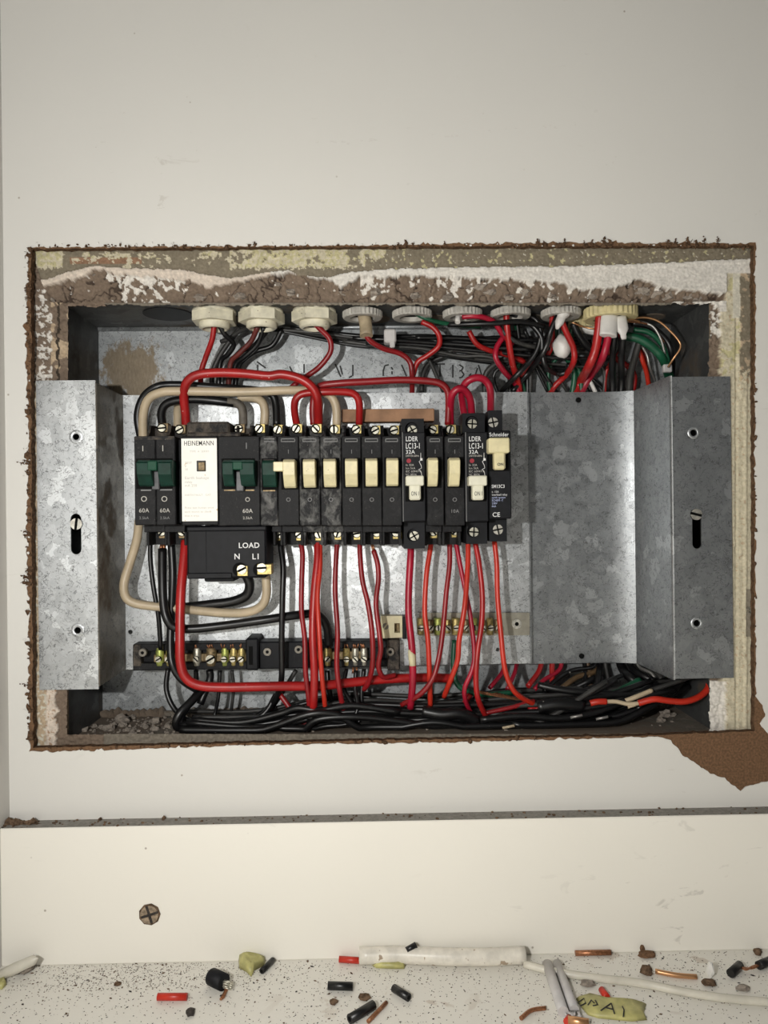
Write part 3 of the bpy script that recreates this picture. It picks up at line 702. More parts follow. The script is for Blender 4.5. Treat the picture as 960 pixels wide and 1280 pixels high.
part_tube('sleeve', 'white_pvc', [(573, 389, .036), (572, 403, .032)], .0018, bushes[2]); part_tube('sleeve', 'white_pvc', [(574, 391, .034), (588, 391, .034)], .0024, bushes[2])
part_tube('sleeve', 'white_pvc', [(707, 384, .030), (702, 396, .030), (696, 411, .029)], [.0045, .0045, .0045, .0045, .003, .003, .003, .002, .001], bushes[4])
part_tube('sleeve', 'white_pvc', [(762, 394, .024), (761, 408, .023), (760, 420, .022)], .0058, bushes[6] if len(bushes) > 6 else bushes[-1], flat=.5)
part_tube('sleeve', 'white_pvc', [(775, 396, .024), (778, 412, .023), (780, 424, .022)], [.0042] * 5 + [.003, .002, .002, .0015], bushes[6] if len(bushes) > 6 else bushes[-1], flat=.5)
# pale blobs and tie in the upper bundle
def single(name, mat, lab, cat, build, group=None):
    mb = MB(); build(mb); o = mb.build(name, mat); return tag(o, lab, cat, group)
single('cable_clip', 'conduit_grey', 'small grey cable clip holding the black bundle below the bushes', 'clip', lambda m: (m.box(*(W(480, 425, .045).x + s for s in (0, .0082)), .040, .050, W(480, 430, .045).z, W(480, 413, .045).z, .001), m.box(*(W(487, 425, .045).x + s for s in (0, .0035)), .040, .044, W(480, 436, .045).z, W(480, 428, .045).z, .0006)))
single('sleeve_stub', 'white_pvc', 'round white sleeve stub among the wires under the torn bush', 'sleeve', lambda m: m.blob(W(703, 433, .045), (.0062, .005, .0078), 2, 3, .2, smooth=True))
single('cable_sheath', 'white_pvc', 'white sheath end lying behind the largest bush', 'sleeve', lambda m: m.tube(crv([W(722, 408, .058), W(735, 412, .056), W(752, 415, .054)], 4), .0032, 12))

# ------------------------------------------------------------------ wires
def wire(name, mat, r, pts, lab, group=None, copper=0, seg=9, cend=0, cat='wire', specks=None):
    """pts are (pixel x, pixel y, depth in mm from the wall face); r in mm"""
    C = crv([W(p[0], p[1], p[2] * MM) for p in pts], 6)
    for q in C:                                   # keep clear of the box walls
        if q.y > BY0 - .002: q.z = max(q.z, BZ0 + r * MM + .0020)
        q.y = min(q.y, BY1 - r * MM - .0004)
    mb = MB(); mb.tube(C, r * MM, seg)
    o = tag(mb.build(name, mat), lab, cat, group)
    for f, a, b2 in ((copper, C[0], C[1]), (cend, C[-1], C[-2])):
        if f:
            d = (a - b2).normalized(); mb = MB()
            for q in range(3):
                off = Vector((math.cos(q * 2.1), math.sin(q * 2.1), 0)) * r * .42 * MM
                mb.tube([a - d * .0005 + off, a + d * f * MM * .5 + off * .9, a + d * f * MM + off * .6], r * .42 * MM, 6)
            mb.build('copper_end', 'copper', o)
    return o
# cables on the breaker row, top side
R_, O_, C_, D_, K_, G_ = 'red_pvc', 'red_orange_pvc', 'crimson_pvc', 'dark_red_pvc', 'black_pvc', 'grey_pvc'
wire('black_cable', 'black_pvc', 2.7, [(176, 548, 44), (172, 520, 42), (179, 497, 40), (195, 484, 38), (218, 481, 40), (270, 484, 42), (320, 488, 42), (339, 493, 42), (345, 506, 42), (346, 532, 40)], 'black cable running round outside the cream cable above the breakers', copper=0, cat='cable')
wire('cream_cable', 'cream_pvc', 3.0, [(179, 550, 34), (179, 520, 30), (185, 500, 27), (200, 491, 26), (225, 489, 26), (300, 490, 28), (360, 488, 30), (395, 489, 32), (412, 494, 33), (420, 508, 34), (421, 532, 36)], 'long cream cable looping above the breakers from far left to the sixth terminal', cat='cable', cend=2)
wire('black_cable', 'black_pvc', 2.9, [(204, 538, 38), (202, 515, 34), (212, 503, 32), (240, 499, 31), (270, 501, 31), (292, 504, 33)], 'short black cable arching under the cream one above the 60A isolator', cat='cable')
wire('dusty_cable', 'dusty_pvc', 2.9, [(284, 502, 32), (296, 504, 33), (303, 512, 34), (304, 532, 36)], 'dusty brown end of cable dropping behind the white-labelled unit', cat='cable', cend=2)
wire('cream_cable', 'cream_pvc', 3.0, [(298, 497, 38), (315, 497, 37), (327, 502, 36), (331, 514, 36), (330, 532, 37)], 'short cream cable bend right of the white-labelled unit', cat='cable', cend=2)
wire('cream_cable', 'cream_pvc', 2.9, [(222, 540, 40), (222, 515, 42), (224, 500, 46)], 'cream cable stub showing behind the thick red cable', cat='cable')
wire('red_cable', 'red_pvc', 3.05, [(233, 540, 36), (232, 518, 32), (230, 496, 27), (233, 479, 22), (246, 469, 20), (272, 466, 20), (305, 467, 20), (335, 470, 20), (352, 468, 20), (374, 473, 20), (390, 484, 21), (397, 500, 24), (398, 531, 34)], 'thick red cable arching from the white-labelled unit across to the fifth breaker', cat='cable', cend=2)
wire('red_cable', 'dark_red_pvc', 2.4, [(392, 531, 38), (391, 512, 36), (393, 495, 34), (400, 483, 30), (425, 479, 28), (460, 477, 28), (500, 475, 28), (530, 476, 28), (549, 479, 28), (559, 488, 29), (561, 505, 31), (560, 531, 34)], 'long dark red cable running right from the fifth breaker to the tenth', cat='cable', cend=2)
wire('red_cable', 'red_pvc', 2.5, [(371, 532, 36), (368, 512, 31), (370, 499, 28), (380, 492, 27), (405, 490, 26), (430, 490, 27), (443, 493, 28), (449, 504, 30), (449, 531, 36)], 'red staple-shaped link cable joining two breaker tops', cat='cable', cend=2)
wire('crimson_cable', 'crimson_pvc', 2.5, [(563, 531, 36), (563, 512, 32), (565, 494, 26), (573, 486, 24), (582, 489, 26), (588, 500, 29), (590, 519, 34)], 'small crimson loop cable between the tenth breaker and its neighbour', cat='cable', cend=0, copper=2)
wire('crimson_cable', 'crimson_pvc', 2.5, [(581, 521, 40), (578, 503, 36), (577, 489, 30), (584, 477, 25), (597, 472, 24), (608, 477, 26), (613, 490, 28), (613, 520, 36)], 'larger crimson loop cable ending in the rightmost breaker', cat='cable')
# wires below the breakers
gb = 'red wires hanging from the breaker row'
wire('black_wire', K_, 2.0, [(350, 672, 34), (351, 685, 32), (354, 710, 29), (353, 750, 27), (352, 800, 27), (352, 845, 30), (347, 868, 38), (332, 888, 46), (300, 905, 52)], 'single black wire hanging from the first small brass terminal', copper=0)
wire('red_wire', D_, 1.75, [(374, 672, 34), (378, 692, 31), (377, 730, 28), (377, 765, 26), (381, 800, 24), (382, 840, 22), (386, 875, 24), (387, 896, 34)], 'thin dark red wire just left of the thick bright one', gb)
wire('red_cable', R_, 2.7, [(397, 672, 34), (397, 700, 30), (393, 740, 26), (391, 790, 22), (393, 840, 20), (392, 875, 22), (391, 897, 32)], 'thick bright red cable hanging from the third terminal', cat='cable')
wire('red_wire', O_, 1.6, [(400, 676, 33), (400, 710, 28), (397, 745, 23), (399, 790, 18), (402, 840, 18), (406, 880, 24), (407, 896, 34)], 'orange-red wire pressed against the thick bright red cable', gb)
wire('red_wire', D_, 1.75, [(422, 672, 34), (420, 700, 31), (419, 740, 28), (422, 790, 24), (421, 830, 22), (424, 860, 22), (430, 890, 30)], 'dark red wire hanging from the fourth small terminal', gb)
wire('red_wire', D_, 1.75, [(450, 672, 34), (450, 692, 31), (453, 725, 28), (460, 755, 25), (465, 790, 22), (466, 825, 22), (462, 850, 28), (455, 862, 34)], 'dark red wire bowing right from the fifth small terminal', gb)
wire('red_wire', D_, 1.75, [(467, 688, 32), (472, 705, 30), (473, 725, 29), (470, 755, 26), (474, 790, 23), (476, 812, 22), (473, 832, 24), (479, 846, 28), (494, 844, 34)], 'dark red wire with bare copper above, bending sideways at its foot', gb, copper=5)
wire('crimson_cable', C_, 2.4, [(514, 678, 32), (513, 700, 29), (511, 735, 27), (511, 770, 25), (515, 810, 22), (516, 850, 22), (513, 885, 28)], 'crimson cable with a torn tan patch below the first white-switched breaker', cat='cable', copper=2)
single('insulation_tear', 'cream_plastic', 'torn tan patch wrapped on the crimson cable', 'tape', lambda m: m.tube([W(512, 812, .0215), W(515, 820, .0207), W(516, 832, .0207)], [.0012, .0026, .0022], 10))
wire('red_wire', O_, 1.75, [(540, 672, 35), (537, 692, 33), (533, 720, 30), (531, 765, 27), (535, 800, 24), (537, 845, 24), (538, 884, 32)], 'thin orange-red wire falling straight just right of the crimson cable', gb, cend=2)
wire('red_wire', D_, 1.75, [(562, 672, 34), (562, 705, 31), (558, 740, 28), (554, 785, 25), (549, 820, 22), (541, 848, 20), (525, 868, 22), (502, 881, 30)], 'dark red wire curving far left at its foot', gb)
wire('crimson_wire', C_, 1.6, [(569, 674, 34), (574, 700, 31), (581, 735, 29), (588, 770, 27), (593, 815, 24), (590, 838, 22), (581, 860, 22), (582, 876, 25), (588, 890, 32)], 'crimson wire crossing behind the orange one', gb)
wire('red_wire', O_, 1.75, [(585, 678, 32), (585, 700, 29), (583, 735, 24), (580, 765, 20), (574, 800, 19), (572, 825, 19), (564, 848, 22), (555, 871, 30)], 'orange-red wire crossing in front of the crimson one and bending left', gb)
wire('red_wire', R_, 1.85, [(594, 678, 33), (599, 705, 30), (603, 745, 27), (602, 780, 24), (597, 815, 21), (595, 850, 20), (598, 875, 22), (609, 899, 32)], 'red wire with a long swan bend right of the crossing pair', gb, copper=0)
wire('red_wire', O_, 1.75, [(618, 676, 32), (621, 705, 30), (622, 745, 27), (626, 790, 23), (631, 835, 20), (640, 860, 20), (652, 872, 24), (669, 881, 32)], 'rightmost orange-red wire, sweeping right at its foot', gb)
# heavy cables on the left
wire('red_cable', R_, 3.1, [(232, 676, 30), (230, 700, 26), (226, 745, 20), (225, 800, 16), (226, 830, 15), (233, 848, 15), (250, 857, 16), (280, 859, 18), (340, 858, 22), (400, 857, 28), (440, 853, 34), (480, 849, 38), (530, 847, 42), (566, 848, 46)], 'thickest red cable going down and turning right along the bottom', cat='cable', copper=0)
wire('black_wire', K_, 1.6, [(188, 676, 38), (188, 700, 36), (192, 735, 34), (198, 770, 34), (201, 812, 38)], 'leftmost black wire dropping to the yellow-green terminal')
wire('black_cable', K_, 2.9, [(203, 686, 34), (203, 720, 30), (204, 750, 27), (208, 772, 25), (218, 784, 26), (240, 786, 28), (280, 782, 30), (330, 775, 30), (370, 769, 34), (395, 768, 40), (408, 782, 44), (411, 808, 44)], 'black cable turning right across the plate below the LOAD block', cat='cable', copper=3)
wire('black_cable', K_, 2.6, [(214, 678, 36), (216, 720, 34), (214, 770, 33), (213, 810, 30), (216, 832, 28), (228, 850, 30), (246, 862, 36)], 'black cable running straight down beside the thickest red cable', cat='cable', copper=2)
wire('cream_cable', 'cream_pvc', 3.0, [(174, 650, 40), (171, 675, 36), (162, 705, 32), (155, 730, 30), (158, 747, 30), (172, 755, 31), (205, 759, 34), (245, 763, 34), (280, 766, 32), (310, 765, 30), (327, 757, 28), (333, 742, 27), (332, 716, 27)], 'cream cable sweeping from the far left under the LOAD block to terminal L1', cat='cable', cend=2)
wire('black_cable', K_, 3.3, [(306, 716, 30), (312, 730, 32), (308, 744, 34), (290, 752, 35), (260, 756, 36), (225, 760, 38)], 'thick black cable leaving terminal N of the LOAD block', cat='cable')

# ---- the black harness in the bottom of the box
gh = 'black wires bundled along the bottom of the box'
hb = 'black wire curling at the lower left of the bottom tangle'
H = [([(210, 835, 44), (208, 862, 42), (218, 886, 40), (238, 902, 42), (275, 908, 46), (320, 898, 50), (345, 885, 52)], 1.8, 'black wire hanging from the second left brass terminal and turning right'),
     ([(255, 860, 44), (240, 876, 36), (224, 893, 30), (221, 908, 30), (236, 920, 34), (290, 923, 36), (350, 920, 36), (440, 918, 40), (560, 921, 40)], 2.9, 'thick black cable looping tightly at the lower left corner'),
     ([(275, 838, 48), (273, 870, 48), (268, 895, 48), (262, 918, 40)], 1.3, 'thin black wire dropping from the green terminal'),
     ([(345, 868, 44), (330, 892, 40), (295, 912, 36), (255, 920, 32), (232, 913, 30)], 1.9, 'black wire curving from the single hanging wire to the lower left loop'),
     ([(246, 866, 40), (234, 884, 34), (226, 900, 32), (235, 912, 34), (262, 914, 40), (330, 905, 44), (400, 900, 44)], 2.2, 'black wire of the loop inside the lower left corner cable'),
     ([(290, 838, 52), (292, 860, 54), (289, 888, 56)], 1.2, 'thin black wire falling behind the thickest red cable'),
     ([(262, 838, 46), (262, 850, 46), (250, 880, 42)], 2.6, 'thick black cable slanting down from behind the thickest red cable'), ([(245, 838, 46), (246, 866, 48)], 1.7, 'short black wire under the silvery terminal'),
     ([(409, 838, 44), (411, 860, 42), (418, 890, 44)], 1.8, 'black wire dropping from the brass terminal beside the bright red cable'), ([(433, 836, 42), (430, 860, 38), (440, 880, 32), (444, 895, 30), (430, 903, 28), (400, 898, 26), (370, 897, 28)], 1.5, 'black wire twisting down from the middle brass terminals and back left'),
     ([(445, 838, 38), (444, 862, 34), (447, 885, 28), (436, 904, 26), (405, 908, 26), (380, 915, 30), (350, 922, 34)], 1.5, 'black wire twisting under the left of the three strand-filled terminals'),
     ([(455, 836, 40), (452, 865, 38), (452, 890, 36), (448, 904, 34)], 1.5, 'black wire falling straight under the right strand-filled terminal'),
     ([(300, 908, 44), (345, 893, 40), (380, 888, 36), (410, 885, 34)], 1.9, 'black wire lying over the tangle left of the bright red cable foot'),
     ([(370, 838, 52), (350, 870, 54), (330, 900, 50)], 1.6, 'dark grey wire in shade below the black carrier block')]
for pts, r, lab in H: wire('black_wire' if r < 2.8 else 'black_cable', K_ if (pts[0][2] < 50) else G_, r, pts, lab or hb, gh)
rnd = random.Random(77)
for k in range(34):
    x0 = rnd.choice([225, 240, 262, 330, 345, 350, 380, 400, 430, 470, 500]) + rnd.uniform(-8, 8); x1 = rnd.choice([560, 640, 700, 740, 780, 800, 830, 845, 800, 760]) + rnd.uniform(-12, 12)
    d = rnd.uniform(26, 62); lane = rnd.uniform(0, 1)
    def yy(x, lane=lane, d=d):
        lo = 916 - (d - 26) * 0.42; hi = lo - (30 if x > 380 else 12) - (0 if x < 600 else 6)
        return lo + (hi - lo) * lane
    pts = []; n = 7
    for q in range(n):
        x = x0 + (x1 - x0) * q / (n - 1); pts.append((x, yy(x) + rnd.uniform(-5, 5), d + rnd.uniform(-5, 5)))
    if x1 > 730:
        pts[-1] = (x1 + 12, 850 + rnd.uniform(-6, 22), d); pts[-2] = (pts[-2][0], pts[-2][1] - 6, pts[-2][2])
    mt_ = rnd.choice([K_, K_, K_, G_]); r_ = rnd.choice([1.5, 1.7, 1.9, 2.3])
    l_ = ('dark grey' if mt_ == G_ else 'thick black' if r_ > 2 else 'thin black') + ' bottom wire from below ' + ('the LOAD block' if x0 < 300 else 'the bright red cable' if x0 < 425 else 'the crimson cable') + ' to ' + ('the last breaker' if x1 < 665 else 'the middle of the pan' if x1 < 765 else 'the right flange')
    wire('black_wire', mt_, r_, pts, l_, gh + ', ' + l_.split(' wire')[0] + l_.split('from')[1])
for k, pts in enumerate([[(345, 908, 27), (375, 915, 25), (395, 900, 22), (430, 896, 22), (470, 898, 24), (520, 905, 26), (580, 914, 28), (620, 917, 30), (700, 908, 30), (760, 896, 34), (800, 880, 40)],
                         [(225, 912, 27), (270, 922, 25), (330, 912, 23), (385, 893, 20), (420, 893, 22), (445, 908, 24), (470, 915, 26), (540, 903, 24), (600, 912, 24), (690, 916, 26), (760, 906, 30), (805, 888, 36)],
                         [(640, 905, 24), (700, 912, 24), (770, 903, 26), (810, 884, 30), (838, 868, 38), (860, 858, 50)],
                         [(600, 900, 24), (650, 895, 24), (700, 898, 24), (745, 890, 26), (790, 872, 32)],
                         [(240, 900, 32), (300, 903, 30), (350, 892, 28), (372, 885, 26), (400, 888, 24), (440, 882, 26), (500, 890, 28)]]):
    wire('black_cable', K_, 2.3, pts, ['front black cable running from the single hanging black wire to the pan', 'front black cable of the tangle starting at the lower left corner loop', 'short front black cable of the tangle rising to the right flange', 'black cable of the tangle just below the taped joints', "black cable of the tangle passing behind the thickest red cable's foot"][k], gh, cat='cable')
wire('taped_joint', K_, 4.2, [(528, 889, 28), (552, 893, 26), (575, 892, 26), (596, 902, 28)], 'thick taped black joint left of the long swan-bent red wire', cat='cable')
wire('taped_joint', K_, 4.4, [(672, 884, 28), (700, 880, 27), (728, 883, 28)], 'thick taped black joint near the middle of the pan', cat='cable')
wire('crossing_cable', K_, 2.4, [(672, 856, 40), (700, 862, 36), (740, 866, 34), (790, 868, 34), (815, 858, 38)], 'black cable crossing right above the taped joint', cat='cable')
# red, green, brown wires among the harness
wire('green_wire', 'green_pvc', 1.9, [(568, 800, 48), (567, 835, 46), (574, 858, 44), (600, 868, 44), (640, 866, 46)], 'green wire falling from the right brass bar and turning right')
wire('green_wire', 'green_pvc', 2.2, [(740, 868, 44), (775, 862, 42), (800, 850, 46)], 'green wire below the pan, right of its middle')
for (pts, r, mt, lab) in [([(604, 892, 30), (640, 884, 30), (668, 876, 32)], 1.5, D_, 'short red wire behind the bottom tangle near the swan-bent wire'),
                      ([(588, 868, 40), (575, 888, 38)], 2.0, R_, 'red wire stub between the crossing wires'), ([(350, 868, 40), (362, 885, 38), (372, 905, 36), (385, 910, 34)], 1.9, D_, 'red wire slanting into the tangle below the thickest red cable'),
                      ([(660, 887, 34), (690, 884, 34)], 2.4, R_, 'red wire stub beside the taped joint'), ([(358, 905, 40), (376, 903, 36), (396, 908, 34)], 2.0, R_, 'red wire peeping through the left tangle'),
                      ([(629, 838, 50), (612, 860, 50)], 1.6, C_, 'crimson wire slanting under the plate, left one'), ([(645, 836, 52), (634, 862, 50)], 1.6, C_, 'crimson wire slanting under the plate, middle one'), ([(675, 832, 60), (660, 858, 56)], 1.9, R_, 'red wire slanting under the left edge of the pan'),
                      ([(690, 830, 62), (691, 862, 58)], 2.0, R_, 'upright red wire under the pan'), ([(700, 832, 64), (680, 850, 60), (668, 862, 56)], 1.6, C_, 'crimson wire behind the upright red one')]:
    if pts[0][1] < 840: pts = [(pts[0][0] + 2, 812, 70)] + [(x, max(y, 836), max(d, 66 if q == 0 else 56)) for q, (x, y, d) in enumerate(pts)]
    wire('red_wire', mt, r, pts, lab)
for (pts, r, mt, lab) in [([(742, 828, 62), (715, 838, 60), (695, 850, 58), (680, 864, 52)], 1.6, K_, 'black wire arching left from under the pan'), ([(748, 836, 66), (722, 846, 64), (702, 860, 60)], 1.9, 'brown_pvc', 'brown wire arching under the pan'),
                      ([(731, 828, 62), (731, 866, 56)], 1.7, K_, 'upright black wire under the pan, left one'), ([(735, 828, 66), (740, 866, 60)], 1.5, 'brown_pvc', 'upright brown wire under the pan'),
                      ([(750, 828, 60), (748, 845, 58), (745, 868, 52)], 2.3, K_, 'thick upright black wire under the pan'), ([(757, 832, 64), (764, 866, 60)], 1.6, G_, 'slanting grey wire under the pan'),
                      ([(776, 828, 58), (786, 846, 54), (806, 858, 48), (835, 862, 42)], 3.0, K_, 'thick black cable curving right from under the pan'), ([(788, 828, 60), (806, 846, 56), (832, 856, 50)], 2.6, K_, 'second thick black cable curving right from under the pan'),
                      ([(810, 830, 56), (824, 844, 54), (830, 858, 50)], 1.8, G_, 'grey wire at the sloping corner of the pan'), ([(798, 826, 58), (815, 842, 56), (821, 858, 52)], 1.2, 'bare_grey_wire', 'thin pale wire at the sloping corner of the pan'),
                      ([(850, 853, 40), (838, 866, 36), (820, 876, 34), (795, 886, 34)], 2.4, K_, 'black wire under the right flange')]:
    if pts[0][1] < 840: pts = [(pts[0][0] - 2, 808, 72)] + [(x, max(y, 832), max(d, 69) if q == 0 else d) for q, (x, y, d) in enumerate(pts)]
    wire('black_wire' if mt in (K_, G_) else 'brown_wire', mt, r, pts, lab)
wire('red_wire', O_, 2.1, [(887, 850, 30), (884, 862, 26), (872, 872, 22), (855, 877, 20), (836, 876, 20), (818, 874, 20), (798, 879, 22)], 'long bright red wire lying under the right flange')
wire('stripped_wire', 'cream_pvc', 1.4, [(800, 879, 22), (785, 880, 23), (770, 877, 24), (755, 877, 24)], 'stripped tan end of the red wire under the right flange')
wire('red_wire', O_, 2.1, [(758, 877, 24), (748, 877, 24), (738, 879, 25)], 'short red stub left of the stripped tan end')
wire('paper_sleeve', 'cream_pvc', 1.6, [(782, 876, 26), (798, 870, 26), (815, 863, 28)], 'pale paper sleeve pointing up right beside the red wire', cat='sleeve')
wire('paper_sleeve', 'cream_pvc', .9, [(785, 884, 22), (795, 881, 22)], 'small pale paper scrap under the red wire', cat='sleeve')
for k, (x, y, a) in enumerate([(635, 908, .1), (720, 895, .15), (752, 897, .3)]):
    single('label_scrap', 'bare_grey_wire' if k else 'cream_pvc', ['pale tan scrap on the front black cable', 'left grey scrap on the right tangle', 'right grey scrap on the right tangle'][k], 'scrap', lambda m: m.tube([W(x - 7, y + 2, .022), W(x + 8, y - 1, .021)], [.0009, .0010], 6))
# bare earth strands fanning right of the swan-bent wire
mb = MB(); rnd = random.Random(9)
for k in range(16):
    x = 592 + k * 4; mb.tube(crv([W(x, 862 + k * .8, .040), W(x + 14, 868 + k * .7, .038), W(x + 30, 866 + k, .040)], 3), .0004, 5)
tag(tag(mb.build('copper_strands', 'copper'), 'fan of fine bare copper strands in the middle of the tangle', 'wire'), kind='stuff')
# splashed lumps on the tape: glossy droplets
single('hardboard_scrap', 'mortar_grey', 'pale crumb lying on the box rim below the middle of the tangle', 'crumb', lambda m: m.blob(W(432, 921, .014), (.003, .002, .002), 4, 2, .6))

# ---- wires in the top of the box
gt = 'wires coming down from the conduit bushes'
T = [(R_, 1.9, [(268, 404, 38), (265, 425, 42), (257, 447, 48), (251, 468, 52), (252, 495, 60)], 'red wire leaving the first hexagonal bush'),
     (K_, 1.8, [(273, 404, 40), (281, 418, 44), (292, 430, 50), (285, 443, 54), (275, 455, 58), (273, 500, 62)], 'black wire with a sharp elbow leaving the first hexagonal bush'),
     (G_, 1.8, [(300, 410, 56), (283, 432, 60), (272, 450, 62), (265, 470, 64), (266, 498, 66)], 'grey wire behind the elbowed black one'),
     ('brown_red_pvc', 1.8, [(322, 408, 40), (314, 426, 46), (299, 442, 50), (289, 452, 54), (286, 475, 58), (284, 500, 64)], 'brownish red wire leaving the second hexagonal bush'),
     (K_, 1.8, [(330, 408, 44), (322, 430, 50), (306, 446, 54), (294, 458, 58), (288, 500, 64)], 'first black wire beside the brownish red one'),
     (G_, 1.9, [(336, 410, 54), (318, 432, 58), (300, 440, 60), (284, 462, 64), (281, 498, 66)], 'dark grey wire behind the second hexagonal bush'),
     (K_, 1.9, [(352, 412, 56), (340, 432, 60), (318, 440, 60), (300, 455, 62), (295, 475, 64), (294, 500, 66)], 'second black wire bending right towards the third bush'),
     (G_, 1.5, [(316, 408, 48), (300, 414, 54), (285, 424, 58), (276, 427, 60)], 'short grey wire crossing left'),
     (D_, 1.9, [(392, 403, 38), (401, 412, 40), (412, 424, 42), (413, 440, 44), (400, 458, 46), (384, 470, 48), (372, 478, 50), (360, 488, 56)], 'dark red wire looping down from the third hexagonal bush'),
     (D_, 1.9, [(457, 418, 36), (464, 427, 38), (480, 436, 42), (500, 442, 46), (512, 452, 48), (515, 468, 50), (515, 500, 60)], 'red wire leaving the long cream sleeve'),
     (R_, 1.9, [(527, 402, 42), (541, 409, 42), (549, 420, 43), (548, 433, 46), (535, 444, 49), (522, 453, 51), (516, 470, 54)], 'red wire bulging right then joining the sleeve wire'),
     (G_, 1.9, [(572, 432, 66), (555, 445, 70), (538, 453, 72), (529, 468, 72), (527, 490, 72)], 'dark wire curving behind the letters'),
     ('green_pvc', 1.5, [(517, 390, 38), (528, 396, 36), (545, 402, 38), (570, 406, 44), (600, 408, 50)], 'dark green wire leaving the fifth bush to the right'),
     (C_, 1.8, [(578, 396, 32), (592, 395, 30), (606, 397, 32), (618, 403, 36), (628, 418, 42), (640, 430, 50)], 'crimson wire lying across below the slit white sleeve'),
     (R_, 1.9, [(586, 414, 44), (596, 430, 46), (612, 438, 50), (635, 444, 56), (655, 452, 60)], 'red wire slanting down right under the slit sleeve'),
     (R_, 2.2, [(633, 392, 38), (634, 412, 40), (637, 434, 44), (641, 456, 50), (648, 480, 58), (650, 495, 64)], 'red wire dropping straight from the mortar-covered bush'),
     (C_, 1.9, [(630, 420, 46), (621, 434, 46), (620, 448, 46), (630, 464, 50), (644, 480, 56), (650, 496, 62)], 'crimson wire bulging left below the mortar-covered bush'),
     (R_, 1.9, [(690, 388, 40), (690, 410, 46), (690, 430, 52), (682, 446, 56), (665, 456, 60), (650, 470, 62)], 'red wire falling left of the torn sleeve'),
     (R_, 2.1, [(702, 402, 32), (709, 418, 34), (717, 436, 38), (717, 452, 42), (708, 468, 46), (694, 482, 52), (686, 496, 62)], 'red wire bowing right below the torn sleeve tongue'),
     (R_, 3.0, [(750, 394, 26), (748, 415, 28), (744, 438, 32), (736, 458, 38), (726, 476, 46), (716, 500, 62)], 'thick red cable dropping from the largest bush'),
     (C_, 2.5, [(761, 416, 24), (758, 432, 28), (752, 450, 34), (741, 466, 42), (732, 480, 50), (724, 500, 62)], 'crimson cable coming out of the left white sleeve end'),
     (K_, 2.2, [(769, 412, 26), (766, 440, 36), (765, 470, 50), (766, 500, 62)], 'left black cable below the largest bush'),
     (K_, 2.3, [(779, 420, 24), (777, 445, 34), (777, 470, 48), (776, 500, 62)], 'right black cable below the largest bush'),
     (G_, 2.4, [(800, 425, 44), (794, 445, 50), (788, 470, 56), (786, 500, 64)], 'grey cable right of the two black ones'),
     ('green_pvc', 3.0, [(782, 420, 42), (800, 424, 40), (818, 436, 40), (830, 452, 44), (838, 480, 56)], 'thick green cable arching right from the largest bush'),
     ('green_pvc', 1.8, [(792, 412, 42), (812, 416, 40), (828, 432, 42), (836, 456, 46), (842, 480, 56)], 'thinner green wire above the thick green cable'),
     (K_, 2.0, [(790, 404, 42), (812, 408, 42), (832, 424, 42), (840, 444, 44), (840, 475, 52)], 'outer black wire of the fan right of the largest bush'),
     (O_, 1.7, [(797, 432, 54), (803, 450, 56), (808, 465, 58), (812, 490, 64)], 'left red wire of the pair under the green fan'),
     (D_, 1.5, [(800, 434, 58), (807, 455, 60), (813, 490, 66)], 'right red wire of the pair under the green fan'),
     ('bare_grey_wire', .8, [(800, 402, 40), (816, 408, 38), (826, 424, 38), (831, 442, 40)], 'thin pale wire in the fan'),
     ('bare_grey_wire', .9, [(796, 424, 50), (808, 442, 52), (812, 458, 54), (820, 478, 58)], 'thin pale wire inside the green fan'),
     ('white_pvc', 1.6, [(737, 476, 60), (744, 490, 64), (746, 500, 66)], 'short white wire tip above the pan'),
     (K_, 2.6, [(716, 404, 44), (724, 420, 46), (738, 436, 50), (752, 442, 54)], 'black cable curving under the white sheath end'),
     (K_, 1.9, [(626, 490, 52), (645, 470, 50), (662, 452, 48), (672, 436, 46), (676, 415, 44), (670, 400, 44), (655, 392, 44)], 'black wire arching up to the mortar-covered bush'),
     (K_, 2.0, [(640, 392, 44), (660, 402, 44), (676, 420, 44), (678, 440, 46), (682, 458, 48), (694, 466, 50), (706, 466, 52), (712, 455, 56)], 'black wire hooking under the torn sleeve'),
     (K_, 1.8, [(560, 406, 42), (590, 405, 36), (620, 404, 34), (650, 402, 36), (680, 408, 42)], 'black wire lying level below the slit sleeve'),
     (G_, 1.6, [(622, 408, 40), (640, 424, 42), (660, 432, 46), (690, 436, 54)], 'grey wire crossing right under the mortar-covered bush'),
     (K_, 2.0, [(697, 395, 36), (688, 415, 38), (684, 430, 42), (676, 446, 46), (660, 466, 52), (640, 490, 60)], 'black wire sweeping left from the torn sleeve')]
for mt, r, pts, lab in T:
    pts = [(x, y, max(d, (68 if x > 655 else 62) if y >= 476 else (61 if y >= 462 and x > 655 else 0))) for x, y, d in pts]
    nm = {'r': 'red', 'd': 'red', 'c': 'crimson', 'g': 'grey', 'b': 'black', 'w': 'white'}[mt[0]]
    if mt == 'green_pvc': nm = 'green'
    if mt == 'brown_red_pvc': nm = 'brown'
    if mt == 'bare_grey_wire': nm = 'bare'
    wire(nm + '_wire', mt, r, pts, lab, gt)
single('cable_strap', 'conduit_grey', 'small grey strap end on the green fan by the right flange', 'clip', lambda m: m.box(*(W(833, 460, .045).x + s for s in (-.003, .003)), .042, .046, W(833, 466, .045).z, W(833, 456, .045).z, .0006))
wire('bare_copper_wire', 'copper_bright', .75, [(790, 398, 34), (808, 397, 34), (824, 402, 34), (838, 414, 34), (849, 427, 34), (850, 436, 34), (842, 448, 36), (835, 459, 40)], 'kinked bare copper wire sticking out at the right of the box')
